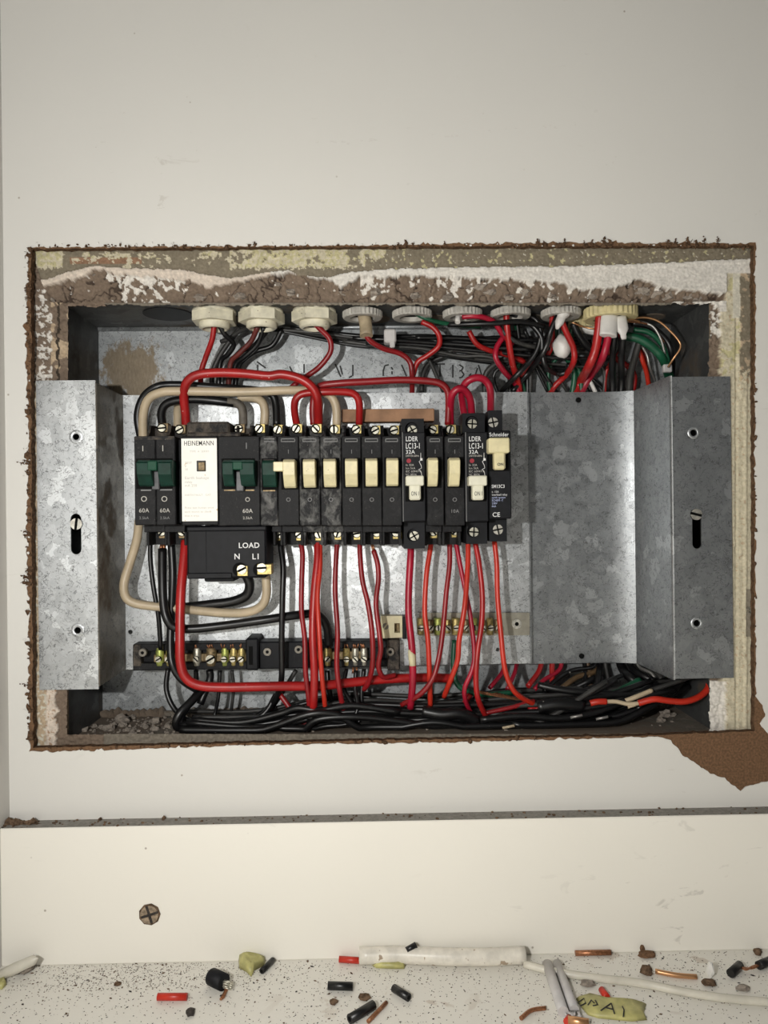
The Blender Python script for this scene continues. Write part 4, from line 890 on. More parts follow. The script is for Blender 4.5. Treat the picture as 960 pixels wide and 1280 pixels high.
wire('bare_copper_wire', 'copper_bright', .6, [(715, 403, 40), (735, 410, 42), (760, 410, 34), (785, 400, 30), (800, 402, 34)], 'fine bare copper wire crossing behind the largest bush')
wire('bare_copper_wire', 'copper', .6, [(786, 402, 36), (805, 404, 38), (818, 410, 40), (830, 428, 40)], 'dull copper wire inside the fan')
gh2 = 'black wires bundled behind the bushes'
rnd = random.Random(31)
for k in range(30):
    if k < 6: x0, x1 = 345 + rnd.uniform(-10, 20), rnd.uniform(560, 660)
    else: x0, x1 = rnd.uniform(395, 560), rnd.uniform(640, 770)
    d = rnd.uniform(52, 74); ln = rnd.uniform(-1, 1); pts = []
    for q in range(6):
        t = q / 5; x = x0 + (x1 - x0) * t
        yc = lerp_tab([(340, 411), (400, 419), (460, 426), (520, 428), (600, 434), (700, 438), (780, 440)], x); sp_ = lerp_tab([(340, 2), (430, 6), (520, 11), (620, 20), (780, 24)], x)
        pts.append((x, yc + ln * sp_ + rnd.uniform(-2, 2), d + rnd.uniform(-2, 2)))
    if rnd.random() < .35: pts[-1] = (pts[-1][0] + rnd.uniform(-15, 10), 495, 70)
    mt_ = rnd.choice([K_, K_, K_, G_, G_, 'bare_grey_wire' if k % 5 == 0 else K_]); cn = {K_: 'black', G_: 'dark grey', 'bare_grey_wire': 'pale bare'}[mt_]
    l_ = cn + ' wire of the bundle behind the bushes, ' + ('starting by the third hexagonal bush' if k < 6 else 'from the clip to the torn sleeve' if x1 < 705 else 'from the clip to the largest bush')
    wire('bare_wire' if cn == 'pale bare' else 'black_wire', mt_, rnd.choice([1.1, 1.4, 1.7]) if cn != 'pale bare' else .8, pts, l_, gh2 + ', ' + cn + (' first' if k < 6 else ' short' if x1 < 705 else ' long'))
for k in range(16):   # hanging jumble between the plate top and the bundle, right half
    x0 = rnd.uniform(640, 790); x1 = x0 + rnd.uniform(-40, 30)
    mt = rnd.choice([K_, K_, K_, R_, G_, 'green_pvc'])
    wire(('red' if mt == R_ else 'green' if mt == 'green_pvc' else 'black') + '_wire', mt, rnd.choice([1.4, 1.7, 2.0]), [(x0, rnd.uniform(396, 420), 56), (x0 + rnd.uniform(-8, 8), 440, 62), (x1 + rnd.uniform(-6, 6), 465, 66), (x1, 500, 70)], {K_: 'black wire', G_: 'dark grey wire', R_: 'red wire', 'green_pvc': 'green wire'}[mt] + ' hanging deep behind the pan ' + ('left of the largest bush' if x0 < 745 else 'under the largest bush'), {K_: 'deep black wires', G_: 'deep grey wires', R_: 'deep red wires', 'green_pvc': 'deep green wires'}[mt] + ' above the pan' + (' left' if x0 < 745 else ' right'))

# ------------------------------------------------------------------ breakers
BF = -0.007                      # front face of the small breakers
def pxbox(mb, x0, y0, x1, y1, ya, yb, bev=0.0, mi=0, yr=None):
    """box whose front rectangle is given in pixels at its front depth ya"""
    yr = ya if yr is None else yr; cx, cy = (x0 + x1) / 2, (y0 + y1) / 2
    mb.box(W(x0, cy, yr).x, W(x1, cy, yr).x, ya, yb, W(cx, y1, yr).z, W(cx, y0, yr).z, bev, mi)
def terminal(parent, px, py, up, ang, metal='brass', d=.026, r=.0024):
    """brass clamp with its slotted screw; the clamp is a part, the screw a sub-part"""
    c = W(px, py, d); mb = MB()
    mb.box(c.x - .0022, c.x + .0040, d + .0010, d + .0085, c.z - (.0026 if up else .0042), c.z + (.0034 if up else .0024), .0003)
    mb.cyl(c + Vector((-.0002, .0008, .0002)), (0, 1, 0), .0031, .0031, .0006, 18, 1)
    cl = mb.build('terminal_clamp', metal, parent)
    mb = MB(); slot_screw(mb, c, r, ang); mb.build('screw', 'nickel', cl)
def housing(parent, x0, x1, py, up, mat, d=.017):
    """open terminal housing of one pole: fins either side, back, floor next to the body; px range at depth d"""
    mb = MB(); xa, xb = W(x0, py, d).x, W(x1, py, d).x
    if up:
        zb, zt = W(x0, 547, d).z, W(x0, 524, d).z
        for xx in (xa, xb - .0011):
            mb.prism([(d + .002, zb - .004), (d - .002, zb), (d + .0035, zb + .004), (d + .006, zb + .0085), (d + .020, zb + .0095), (d + .030, zb + .0095), (d + .030, zb - .004)], 'x', xx, xx + .0011)
        mb.box(xa, xb, d + .014, d + .030, zb - .002, zb + .0075)
    else:
        zt, zb = W(x0, 658, d).z, W(x0, 682, d).z
        zm = W(x0, 665, d).z
        mb.box(xa, xb, d - .006, d + .03, zm, zt + .003, .0004)
        for xx in (xa, xb - .0018): mb.box(xx, xx + .0018, d - .001, d + .030, zb, zm + .0005, .0004)
        mb.box(xa, xb, d + .0135, d + .030, zb, zm)
    mb.build('terminal_housing', mat, parent)
def toggle(parent, x0, x1, y0, y1, mat, name='toggle', base=BF, out=.013):
    za, zb = W(x0, y0, base - out * .8).z, W(x0, y1, base - out * .6).z; xa, xb = W(x0, 590, base - out * .8).x, W(x1, 590, base - out * .8).x
    h = za - zb
    mb = MB(); prof = [(base + .002, za - h * .02), (base - out * .75, za), (base - out, za - h * .10), (base - out * .92, za - h * .55), (base - out * .55, zb + h * .06), (base - out * .4, zb), (base + .002, zb + h * .02)]
    mb.prism(prof, 'x', xa, xb); o = mb.build(name, mat, parent)
    bm = bmesh.new(); bm.from_mesh(o.data); bmesh.ops.bevel(bm, geom=[e for e in bm.edges if e.calc_face_angle(0) > .5], offset=.0004, segments=1, affect='EDGES'); bm.to_mesh(o.data); bm.free()
    # worn top notch
    mb = MB(); mb.box(xa + .0008, xb - .0014, base - out * .8, base - out * .3, za - .0002, za + .0003); mb.build('toggle_top', 'debris_dark', o)
    return o
gm = 'small black breakers with cream switches'
rndb = random.Random(4)
angs = [.6, -1.2, 1.2, .2, .1, -.1, -.9, .9, .4, 1.1]
def breaker(x0, x1, tx0, tx1, ty0, ty1, sT, sB, mat, lab, k, txt=None, y0=545, y1=657):
    c = W((x0 + x1) / 2, y1, BF)
    t = thing('circuit_breaker', lab, 'circuit breaker', (c.x, PY, c.z), gm)
    mb = MB(); pxbox(mb, x0 + .35, y0, x1 - .35, y1, BF, .046, .0005)
    mb.build('body', mat, t)
    r = .9125
    hx0, hx1 = 480 + (x0 - 480) * (BF - CAM.y) / (.017 - CAM.y), 480 + (x1 - 480) * (BF - CAM.y) / (.017 - CAM.y)
    housing(t, hx0, hx1, 535, True, mat); housing(t, hx0, hx1, 665, False, mat)
    if sT: terminal(t, sT[0], sT[1], True, angs[k % 10] + .4)
    if sB: terminal(t, sB[0], sB[1], False, angs[k % 10])
    # shallow moulded frame and rating frame line
    mb = MB(); cx = (x0 + x1) / 2
    for a in ((x0 + 4, 548, x1 - 5, 549), (x0 + 4, 551.4, x1 - 5, 552.4), (x0 + 4, 548, x0 + 5, 552), (x1 - 6, 548, x1 - 5, 552)): pxbox(mb, *a, BF - .0002, BF + .001)
    mb.build('label_frame', 'ink_grey', t)
    mb = MB(); pxbox(mb, tx0 - 2.5, ty0 - 1, tx1 + 4.5, ty1 + 2, BF - .0001, BF + .002); mb.build('switch_slot', 'deep_black', t)
    toggle(t, tx0, tx1, ty0, ty1, 'cream_toggle')
    text('I', cx, 567, BF - .0001, .0026, 'ink_grey', t, align='CENTER')
    text('O', cx, 627, BF - .0001, .0026, 'ink_grey', t, align='CENTER')
    if txt: text(txt, cx, 641, BF - .0001, .0022, 'ink_grey', t, align='CENTER')
    return t
bl = ['bakelite', 'bakelite_dusty', 'bakelite_dusty', 'bakelite', 'bakelite', 'bakelite']
faces = [(347, 374), (374, 400.5), (400.5, 427), (427, 452), (452, 477.5), (477.5, 502.5)]
togs = [(354, 369), (379, 394), (404.5, 420), (431.5, 447), (457, 472), (483, 498)]
st = [(370, 536), (394.5, 536), (417.5, 537), (445, 537), (469, 538), (492.5, 538)]
sbm = [(374, 668), (398, 668), (422, 667), (446, 667), (471, 666), (495, 666)]
labs = ['black breaker whose cream switch has a small side tab', 'greyish worn breaker right of the side-tabbed one', 'worn breaker with the cream cable in its top terminal', 'black breaker topped by the right leg of the red link cable', 'black breaker with nothing in its top terminal, third left of the white-switched one' , 'black breaker touching the first white-switched breaker on its left']
labs[4] = 'black breaker second to the left of the first white-switched breaker'
for k in range(6):
    t = breaker(*faces[k], *togs[k], 574 - k * .3, 610 - k * .5, st[k], sbm[k], bl[k], labs[k], k)
    if k == 0:
        mb = MB(); pxbox(mb, 341.5, 577, 354, 589, BF - .0105, BF - .004, .0004); mb.build('side_tab', 'cream_toggle', t)
for k, (a, b2, c_, d_) in enumerate([((533, 555), (535, 547.5), (541, 537), (542, 665)), ((556, 581), (561.5, 575), (563, 537), (569, 664))]):
    breaker(*a, *b2, 572, 608, c_, d_, 'bakelite', ['narrow black breaker right of the first white-switched breaker', 'black breaker with a chipped cream switch left of the second white-switched breaker'][k], k + 6, [None, '10A'][k])

# --- 60A double-pole isolator on the far left
def green_block(t, x0, x1, xm, y0=573, y1=611, ties=None):
    mb = MB(); pxbox(mb, x0, y0, x1, y1, BF - .0002, BF + .003); mb.build('switch_slot', 'deep_black', t)
    for a, b2 in ((x0 + 1.5, xm - 4), (xm + 4, x1 - 1)):
        if b2 - a < 3: continue
        toggle(t, a, b2, y0 + 2.5, y1 - 3, 'green_toggle', out=.011)
    mb = MB(); pxbox(mb, x0 + 1.5, y0 + 2, x1 - 1, y0 + 12, BF - .0095, BF - .004, .0004); mb.build('toggle_bar', 'green_toggle', t)
def dash(t, x0, x1, y, mat='ink_grey'):
    mb = MB(); pxbox(mb, x0, y, x1, y + 1.6, BF - .0003, BF + .001); mb.build('scale_line', mat, t)
c = W(195, 657, BF)
iso = thing('isolator_switch', 'double-pole 60A isolator with dark green linked switches at far left of the row', 'isolator', (c.x, PY, c.z))
mb = MB(); pxbox(mb, 168, 545, 194.6, 656.5, BF, .046, .0006); pxbox(mb, 195, 545, 219.5, 656.5, BF, .046, .0006); mb.build('body', 'bakelite', iso)
mb = MB(); pxbox(mb, 219.5, 549, 226.5, 654, .002, .046, .0004); mb.build('side_cover', 'black_plastic', iso)
mb = MB(); pxbox(mb, 168.5, 545.5, 218, 549.5, BF - .0003, BF + .002); mb.build('dusty_edge', 'bakelite_dirty', iso)
green_block(iso, 170, 216, 194)
mb = MB(); pxbox(mb, 184, 576, 196, 588, BF - .0112, BF - .003, .0005); mb.build('toggle_link', 'green_tie', iso)
mb = MB(); pxbox(mb, 189.5, 589, 199, 612, BF - .004, BF, .0005); mb.build('centre_rib', 'grey_tie', iso)
dash(iso, 176, 189, 612); dash(iso, 200, 215, 611.5)
for x, y, s, h in ((178.5, 564, 'I', .0035), (203.5, 564, 'I', .0038), (180, 627, 'O', .0035), (205.5, 627, 'O', .0035), (180, 640.5, '60A', .0026), (206, 640.5, '60A', .0026), (180, 649, '2.5kA', .0017), (206, 649, '2.5kA', .0017)):
    text(s, x, y, BF - .0001, h, 'ink_faint' if len(s) < 4 else 'ink_grey', iso, align='CENTER')
def px_at(x, d0, d1): return 480 + (x - 480) * (d0 - CAM.y) / (d1 - CAM.y)
for a, b2 in ((168, 195), (195, 221)):
    housing(iso, px_at(a, BF, .017), px_at(b2, BF, .017), 535, True, 'bakelite_dirty'); housing(iso, px_at(a, BF, .017), px_at(b2, BF, .017), 665, False, 'bakelite')
terminal(iso, 202, 535, True, .1, 'brass_old'); terminal(iso, 224, 537, True, .5, 'brass_old')
terminal(iso, 202, 665, False, .9, 'brass_old'); terminal(iso, 227, 665, False, -.8, 'brass_old')

# --- earth leakage unit with white label and LOAD block
c = W(280, 657, BF)
el = thing('earth_leakage_unit', 'wide black earth leakage unit with white HEINEMANN label and LOAD terminal block below', 'safety switch', (c.x, PY, c.z))
mb = MB(); pxbox(mb, 226.8, 545, 272.4, 656.5, BF, .046, .0006); pxbox(mb, 272.8, 545, 325, 657, BF, .046, .0006); mb.build('body', 'bakelite', el)
mb = MB(); pxbox(mb, 233, 527, 287, 546, .014, .046, .0012); pxbox(mb, 233, 540, 300, 547, .004, .046, .001); mb.build('top_cover', 'bakelite_dirty', el)
mb = MB(); pxbox(mb, 227, 548, 271.5, 651.5, BF - .0006, BF, .0001); lb = mb.build('white_label', 'label_white', el)
text('HEINEMANN', 229.8, 557, BF - .00065, .0030, 'ink_black', lb, sx=.74, bold=.006)
for y, s, x, h, sxx in ((565.5, 'TYPE  A  SERIES', 237, .0012, 1), (580, 'TEST', 231, .0014, 1), (584, '0', 231, .0014, 1), (588, '30', 231, .0013, 1), (599, 'Earth leakage', 231, .0017, 1.1), (604, 'relay', 231, .0016, 1), (608.5, 'mA 250', 231, .0016, 1), (620, 'EARTH FAULT   CAT', 231, .0012, 1), (636, 'Press test button once', 231, .0013, 1), (641, 'each month to check', 231, .0013, 1), (646, 'that it trips', 231, .0013, 1)):
    text(s, x, y, BF - .00065, h, 'ink_faint', lb, sx=sxx)
mb = MB(); pxbox(mb, 245.5, 575.5, 257.5, 589.5, BF - .0008, BF, .0003); mb.build('button_frame', 'ink_black', el)
mb = MB(); pxbox(mb, 247.5, 577.5, 256, 588, BF - .0018, BF, .0004); mb.build('test_button', 'brass_old', el)
green_block(el, 277, 319, 296)
mb = MB(); pxbox(mb, 290.5, 577, 303, 587, BF - .0112, BF - .003, .0005); mb.build('toggle_link', 'green_tie', el)
mb = MB(); pxbox(mb, 295, 589, 304.5, 614, BF - .005, BF, .0005); mb.build('centre_rib', 'grey_tie', el)
dash(el, 280, 294, 612, 'brass_old'); dash(el, 305, 318, 612, 'brass_old')
text('I', 308, 561, BF - .0001, .004, 'ink_grey', el, align='CENTER'); text('O', 309.5, 627, BF - .0001, .0028, 'ink_faint', el, align='CENTER'); text('60A', 309.5, 641, BF - .0001, .0026, 'ink_faint', el, align='CENTER', bold=.01); text('2.5kA', 309.5, 649, BF - .0001, .0017, 'ink_faint', el, align='CENTER')
housing(el, px_at(284, BF, .017), px_at(304, BF, .017), 535, True, 'bakelite_dirty'); housing(el, px_at(304, BF, .017), px_at(325.5, BF, .017), 535, True, 'bakelite')
terminal(el, 298, 536, True, .2, 'brass_old'); terminal(el, 323.5, 536, True, .9, 'brass')
mb = MB(); pxbox(mb, 233.5, 661, 333, 723, .002, .036, .0012); pxbox(mb, 233, 657.5, 333, 664, -.001, .036, .0008)
pxbox(mb, 257, 663, 257.6, 723, .0014, .01); pxbox(mb, 255, 664, 293, 727, .016, .036, .0008)
lbk = mb.build('load_block', 'black_plastic', el)
mb = MB(); pxbox(mb, 234, 664, 281, 664.6, .0016, .004); pxbox(mb, 234, 716, 290, 723.5, .0012, .01, .0006); mb.build('block_ridge', 'black_plastic', lbk)
text('LOAD', 298, 685, .0017, .0034, 'ink_white', lbk, bold=.02); text('N', 292.5, 699, .0017, .0036, 'ink_white', lbk, bold=.02); text('L1', 315, 699, .0017, .0036, 'ink_white', lbk, bold=.02)
mb = MB()
for x in (299.5, 325): p = W(x, 712, .0015); mb.cyl(p, (0, 1, 0), .0044, .0044, .001, 20)
mb.build('terminal_recess', 'deep_black', lbk)
def load_term(x, y, a, bx):
    c = W(x, y, -.001); mb = MB(); mb.box(c.x - .003, c.x + bx, .0004, .009, c.z - .0042, c.z + .0022, .0003); cl = mb.build('terminal_clamp', 'brass', el)
    mb = MB(); slot_screw(mb, c, .0029, a); mb.build('screw', 'nickel', cl)
load_term(302, 712, .45, .0036); load_term(327, 710, .05, .006)

# --- green pole of the middle
c = W(336, 657, BF)
gp = thing('isolator_pole', 'narrow dusty black pole with a dark green switch right of the white-labelled unit', 'isolator', (c.x, PY, c.z))
mb = MB(); pxbox(mb, 325.5, 545, 347, 657, BF, .046, .0006); mb.build('body', 'bakelite_dusty', gp)
mb = MB(); pxbox(mb, 327, 573, 346.8, 613, BF - .0002, BF + .003); mb.build('switch_slot', 'deep_black', gp)
toggle(gp, 328, 345, 575, 609, 'green_toggle', out=.010)
mb = MB()
for a in ((330, 548, 343, 549), (330, 551.4, 343, 552.4)): pxbox(mb, *a, BF - .0002, BF + .001)
mb.build('label_frame', 'ink_grey', gp); dash(gp, 329, 344, 612.5, 'brass_old')
housing(gp, px_at(325.5, BF, .017), px_at(347, BF, .017), 535, True, 'bakelite'); housing(gp, px_at(334, BF, .017), px_at(347, BF, .017), 665, False, 'bakelite')
terminal(gp, 346.5, 537, True, 1.2); terminal(gp, 350, 668, False, .6)

# --- two white-switched 32A breakers and the last one
def lbr(x0, x1, lab, k, tt, bt_):
    LF = -.009; c = W((x0 + x1) / 2, 652, LF); t = thing('lever_breaker', lab, 'circuit breaker', (c.x, PY, c.z), 'breakers with broad white levers')
    mb = MB(); pxbox(mb, x0, 540, x1, 652, LF, .046, .0007); mb.build('body', 'black_plastic', t)
    # terminal covers with round screw wells
    for (a, b2, cy, r, lo) in ((tt[0], tt[1], tt[2], .0042, False), (bt_[0], bt_[1], bt_[2], .0042, True)):
        d = .008; mb = MB(); xa, xb = W(a, cy, d).x, W(b2, cy, d).x
        za, zb = W(a, bt_[4] if lo else tt[4], d).z, W(a, bt_[3] if lo else tt[3], d).z
        sc_ = W(bt_[5] if lo else tt[5], cy, d)
        holed([(xa, za), (xb, za), (xb, zb), (xa, zb)], [ring(sc_.x, sc_.z, r, 20)], d, d + .004, mb)
        mb.box(xa, xb, d + .004, .046, za, zb); mb.build('terminal_cover', 'black_plastic', t)
        mb = MB(); cross_screw(mb, Vector((sc_.x + .0006, d + .0028, sc_.z - .0006)), .0030, .5 + k); mb.build('screw', 'nickel' , t)
    s = x0 - 501
    text('LDER', x0 + 5, 551.5, LF - .0001, .0030, 'ink_white', t, sx=.74, bold=.012); 
    text('LC13-1', x0 + 5, 560.8, LF - .0001, .0035, 'ink_white', t, sx=.60, bold=.015)
    text('32A', x0 + 5, 567.2, LF - .0001, .0024, 'ink_white', t, bold=.01); text('240V/50-60Hz', x0 + 5, 571, LF - .0001, .0012, 'ink_faint', t, sx=.8)
    mb = MB(); p = W(x0 + 9, 576, LF - .0001); mb.cyl(p, (0, 1, 0), .0014, .0014, .0004, 14); mb.build('red_mark', 'ink_red', t)
    for i, sx_ in enumerate(('In 32A', 'Icn 5kA', 'IEC 60947-2', 'VC 8036')): text(sx_, x0 + 5, 584 + i * 4 - 1.5, LF - .0001, .0013, 'ink_faint', t)
    mb = MB(); zz = [(x0 + 24, 566), (x0 + 24, 575), (x0 + 22, 577), (x0 + 24.5, 582), (x0 + 25, 585), (x0 + 21.5, 587), (x0 + 24.5, 590), (x0 + 25, 594)]
    mb.tube([W(a, b2, LF - .0001) for a, b2 in zz], .00022, 4); mb.box(W(x0 + 23.2, 573, LF).x, W(x0 + 26, 573, LF).x, LF - .0002, LF, W(x0, 576, LF).z, W(x0, 573, LF).z); mb.build('circuit_symbol', 'ink_white', t)
    mb = MB(); pxbox(mb, x0 + 4.5, 596, x0 + 27, 627, LF - .0001, LF + .002); mb.build('switch_slot', 'deep_black', t)
    mb = MB(); pxbox(mb, x0 + 5.5, 594.5, x0 + 28, 607, LF - .011, LF - .001, .0006); pxbox(mb, x0 + 10, 605, x0 + 24, 625, LF - .009, LF - .001, .0008); lv = mb.build('lever', 'ivory_toggle', t)
    text('ON I', x0 + 17, 619.5, LF - .0092, .0026, 'ink_black', lv, align='CENTER', sx=.62)
    mb = MB(); pxbox(mb, x0 + 1.2, 540.3, x0 + 1.9, 652, LF - .0002, LF + .001); mb.build('side_seam', 'ink_grey', t)
    return t
lbr(502, 532, 'black LC13-1 32A breaker with broad white lever, left one of two', 0, (502, 530, 536, 523.5, 541, 514.5), (505, 531, 669, 652, 686, 517))
lbr(581, 610.5, 'black LC13-1 32A breaker with broad white lever, right one of two', 1, (578, 606, 528, 516.5, 541, 590), (583, 609, 664, 651.5, 680, 592))
LF = -.009; c = W(625, 652, LF); sb = thing('lever_breaker', 'rightmost black breaker with a wide yellowed lever near its top and CE mark', 'circuit breaker', (c.x, PY, c.z), None)
mb = MB(); pxbox(mb, 611.5, 538, 639, 648.5, LF, .046, .0007); mb.build('body', 'black_plastic', sb)
for (xa_, xb_, ya_, yb_, sx_, sy_) in ((610.5, 628, 513, 541, 614.5, 528), (611.5, 633.5, 648, 677, 620.5, 662)):
    d = .010; mb = MB(); sc_ = W(sx_, sy_, d)
    holed([(W(xa_, sy_, d).x, W(600, yb_, d).z), (W(xb_, sy_, d).x, W(600, yb_, d).z), (W(xb_, sy_, d).x, W(600, ya_, d).z), (W(xa_, sy_, d).x, W(600, ya_, d).z)], [ring(sc_.x + .001, sc_.z, .0034, 20)], d, d + .002, mb)
    mb.box(W(xa_, sy_, d).x, W(xb_, sy_, d).x, d + .002, .046, W(600, yb_, d).z, W(600, ya_, d).z); mb.build('terminal_cover', 'black_plastic', sb)
    mb = MB(); cross_screw(mb, Vector((sc_.x + .001, d - .0002, sc_.z)), .0032, .2); mb.build('screw', 'screw_silver', sb)
text('Schneider', 611.5, 545.5, LF - .0001, .0024, 'ink_white', sb, sx=.85, bold=.02)
mb = MB(); pxbox(mb, 611, 566, 637, 589, LF - .0001, LF + .002); mb.build('switch_slot', 'deep_black', sb)
mb = MB(); pxbox(mb, 611, 547, 637.5, 566, LF - .011, LF - .001, .0008); pxbox(mb, 618, 563, 632, 587, LF - .0085, LF - .001, .0010); lv = mb.build('lever', 'cream_toggle', sb)
text('ON', 625.5, 582, LF - .0087, .0017, 'ink_black', lv, align='CENTER', bold=.03)
text('SM13C3', 614.5, 610, LF - .0001, .0021, 'ink_white', sb, bold=.02, sx=.78)
for i, s in enumerate(('c. 15A', 'overload relay', 'earth system', 'SCHEM -T', '230V', '6kA')): text(s, 614.8, 616 + i * 3.6, LF - .0001, .0013, 'ink_blue' if i > 1 else 'ink_white', sb, sx=.85)
text('CE', 615.5, 646, LF - .0001, .0028, 'ink_white', sb, bold=.01)
# strip behind the breaker tops
single('timber_strip', 'wood_tan', 'tan timber strip showing behind the top terminals of the breakers', 'wood strip', lambda m: pxbox(m, 427, 511, 543, 527, .040, .048, .0004))
# rail on which the breakers sit
single('breaker_rail', 'galv_side', 'steel rail behind the row of breakers', 'rail', lambda m: pxbox(m, 200, 555, 628, 640, .046, .0558, 0))

# ------------------------------------------------------------------ neutral and earth bars
nb = thing('neutral_bar', 'black-carried neutral bar with brass terminals along the bottom left of the plate', 'terminal bar', W(330, 838, .046))
mb = MB(); pxbox(mb, 166, 803, 500, 812, .044, .0558, .0005); pxbox(mb, 166, 827, 500, 836, .044, .0558, .0005); pxbox(mb, 166, 812, 500, 827, .050, .0558); mb.build('carrier', 'bakelite', nb)
mb = MB(); pxbox(mb, 307, 798, 323, 838, .034, .0558, .0010); pxbox(mb, 323, 802, 386, 836, .040, .0558, .0008); mb.build('carrier_block', 'black_plastic', nb)
mb = MB(); pxbox(mb, 311, 808, 316, 831, .0337, .0345); mb.build('carrier_slot', 'deep_black', nb)
mb = MB(); pxbox(mb, 484, 800, 500, 838, .042, .0558, .0008); mb.build('end_stop', 'bakelite_dirty', nb); mb = MB(); pxbox(mb, 166, 806, 176, 833, .043, .0558, .0006); mb.build('end_stop', 'bakelite_dirty', nb)
mb = MB()
for x, y in ((334, 815), (373, 812), (488, 815), (178, 816)):
    p = W(x, y, .0385); mb = MB(); mb.cyl(p, (0, 1, 0), .0026, .0030, .002, 16); mb.cyl(p + Vector((0, -.0002, 0)), (0, 1, 0), .0011, .0011, .0004, 10, 1); mb.build('rivet', 'galv_side', nb)
mb = MB(); pxbox(mb, 192, 816, 460, 826, .046, .051, .0004); mb.build('brass_bar', 'brass_old', nb)
def barrel(parent, x, y, w_, h_, mat, a, d=.042, sr=.0022, sy=2):
    c = W(x, y, d); mb = MB(); hw = w_ * .26 * MM; hz = h_ * .26 * MM
    mb.tube([c + Vector((0, .004, -hz)), c + Vector((0, .004, -hz * .9)), c + Vector((0, .004, hz * .9)), c + Vector((0, .004, hz))], [hw * .85, hw, hw, hw * .85], 12)
    o = mb.build('brass_terminal', mat, parent); c2 = W(x, y + sy, d)
    mb = MB(); slot_screw(mb, c2 + Vector((0, -.0012, 0)), sr, a, .002); mb.build('screw', 'nickel', o)
    return o
for (x, w_, mat, a) in ((198, 11, 'brass_green', .5), (210, 10, 'brass', .9), (245, 11, 'nickel', -.8), (263, 14, 'brass_old', .5), (280, 10, 'brass_green', .0), (291, 9.5, 'brass', .1), (301, 9.5, 'brass', .6), (409.5, 11, 'brass', .8), (433, 9.5, 'brass', .0), (444, 9.5, 'nickel', -.8), (455, 9.5, 'nickel', -.6)):
    barrel(nb, x, 822, w_, 24, mat, a, sr=.0019 if w_ < 12 else .0030)
mb = MB(); rnd = random.Random(8)
for x, n in ((198, 0), (245, 2), (263, 4), (280, 2), (291, 2), (301, 2), (409, 2), (433, 3), (444, 5), (455, 6)):
    for q in range(n):
        p = W(x + rnd.uniform(-3, 3), 810, .044); mb.tube([p, p + Vector((rnd.uniform(-.0012, .0012), -.001, rnd.uniform(.002, .0042 if x > 440 else .003)))], .0005, 6)
        if x == 444: p = W(x + rnd.uniform(-3, 3), 834, .042); mb.tube([p, p + Vector((rnd.uniform(-.0006, .0006), -.001, -.004))], .0005, 6)
tag(mb.build('copper_strands', 'copper', nb), kind='stuff')
eb = thing('earth_bar', 'brass earth bar with a row of screw terminals on the lower right of the plate', 'terminal bar', W(580, 795, .05))
mb = MB(); holed([Q(524, 795, .0535), Q(662, 794, .0535), Q(662, 766, .0535), Q(524, 766, .0535)], [], .0535, .0557, mb); mb.build('base_strip', 'dull_brass_plate', eb)
p = W(646, 780, .052); mb = MB(); mb.cyl(p, (0, 1, 0), .0034, .0034, .002, 18); fx = mb.build('fixing_screw', 'screw_silver', eb)
mb = MB(); mb.cyl(p + Vector((0, -.0003, 0)), (0, 1, 0), .0015, .0015, .001, 6); mb.build('screw_socket', 'deep_black', fx)
for k, (x, w_) in enumerate(((526, 9), (538.5, 9), (548, 10), (560, 8), (570.5, 11), (583, 8), (593.5, 9), (604, 8), (613.5, 9), (623, 9))):
    barrel(eb, x, 784, w_, 22 + (k % 2) * -4, ['brass', 'brass', 'brass_green', 'brass_old'][(k * 7) % 4], k * .8, d=.045, sr=.0019, sy=1)
cb = thing('terminal_end_block', 'cream plastic end block with a square hole left of the brass earth bar', 'end block', W(492, 797, .05))
mb = MB(); holed([Q(476, 798, .045), Q(503, 797, .045), Q(503, 770, .045), Q(476, 770, .045)], [toXZ([(493, 791), (500, 791), (500, 779), (493, 779)], .045)], .045, .053, mb); mb.build('body', 'cream_plastic', cb)
mb = MB(); pxbox(mb, 492, 778, 501, 792, .052, .0557); mb.build('square_hole', 'brass_old', cb)
mb = MB(); pxbox(mb, 503, 771, 508, 799, .044, .0557, .0004); mb.build('black_edge', 'black_plastic', cb)
p = W(482, 783, .0445); mb = MB(); slot_screw(mb, p, .0022, .9); mb.build('screw', 'galv_side', cb)

# ------------------------------------------------------------------ litter on the ledge below
def fl(x, y, z=0.0): return WF(x, y, z)
def litter_tube(name, mat, pts, r, lab, cat, group=None, seg=10, hollow=None, flat=None, tip=None, tipmat='copper'):
    z = r * MM * (flat or 1)
    P = [fl(p[0], p[1], z * 1.02 + (p[2] * MM if len(p) > 2 else 0)) for p in pts]
    for q in P: q.y = min(q.y, BB_Y - r * MM - .0004)
    mb = MB(); mb.tube(crv(P, 5) if len(P) > 2 else P, r * MM, seg, True)
    if flat:
        for v in mb.v: v.z = z + (v.z - z) * flat
    o = tag(mb.build(name, mat), lab, cat, group)
    if hollow:
        for a, b2 in ((P[0], P[1]), (P[-1], P[-2])):
            d = (a - b2).normalized(); mb = MB(); mb.cyl(a - d * .0003, d, r * .55 * MM, r * .55 * MM, .0004, 8); mb.build('open_end', hollow, o)
    return o
litter_tube('white_cable_sheath', 'white_sheath', [(449, 1190), (500, 1193), (560, 1196), (610, 1196), (656, 1194)], 4.9, 'dirty white cable sheath offcut lying against the lower board', 'cable offcut', seg=14, hollow='mortar_grey')
litter_tube('clear_tube', 'clear_tube', [(655, 1205), (690, 1214), (740, 1222), (800, 1229), (850, 1239), (900, 1247), (975, 1254)], 2.2, 'long translucent sheath strip running out to the right', 'cable offcut')
litter_tube('red_offcut', 'red_orange_pvc', [(424, 1199), (453, 1201)], 1.9, 'red insulation offcut poking out left of the white sheath', 'wire offcut', 'coloured insulation offcuts', hollow='ink_red')
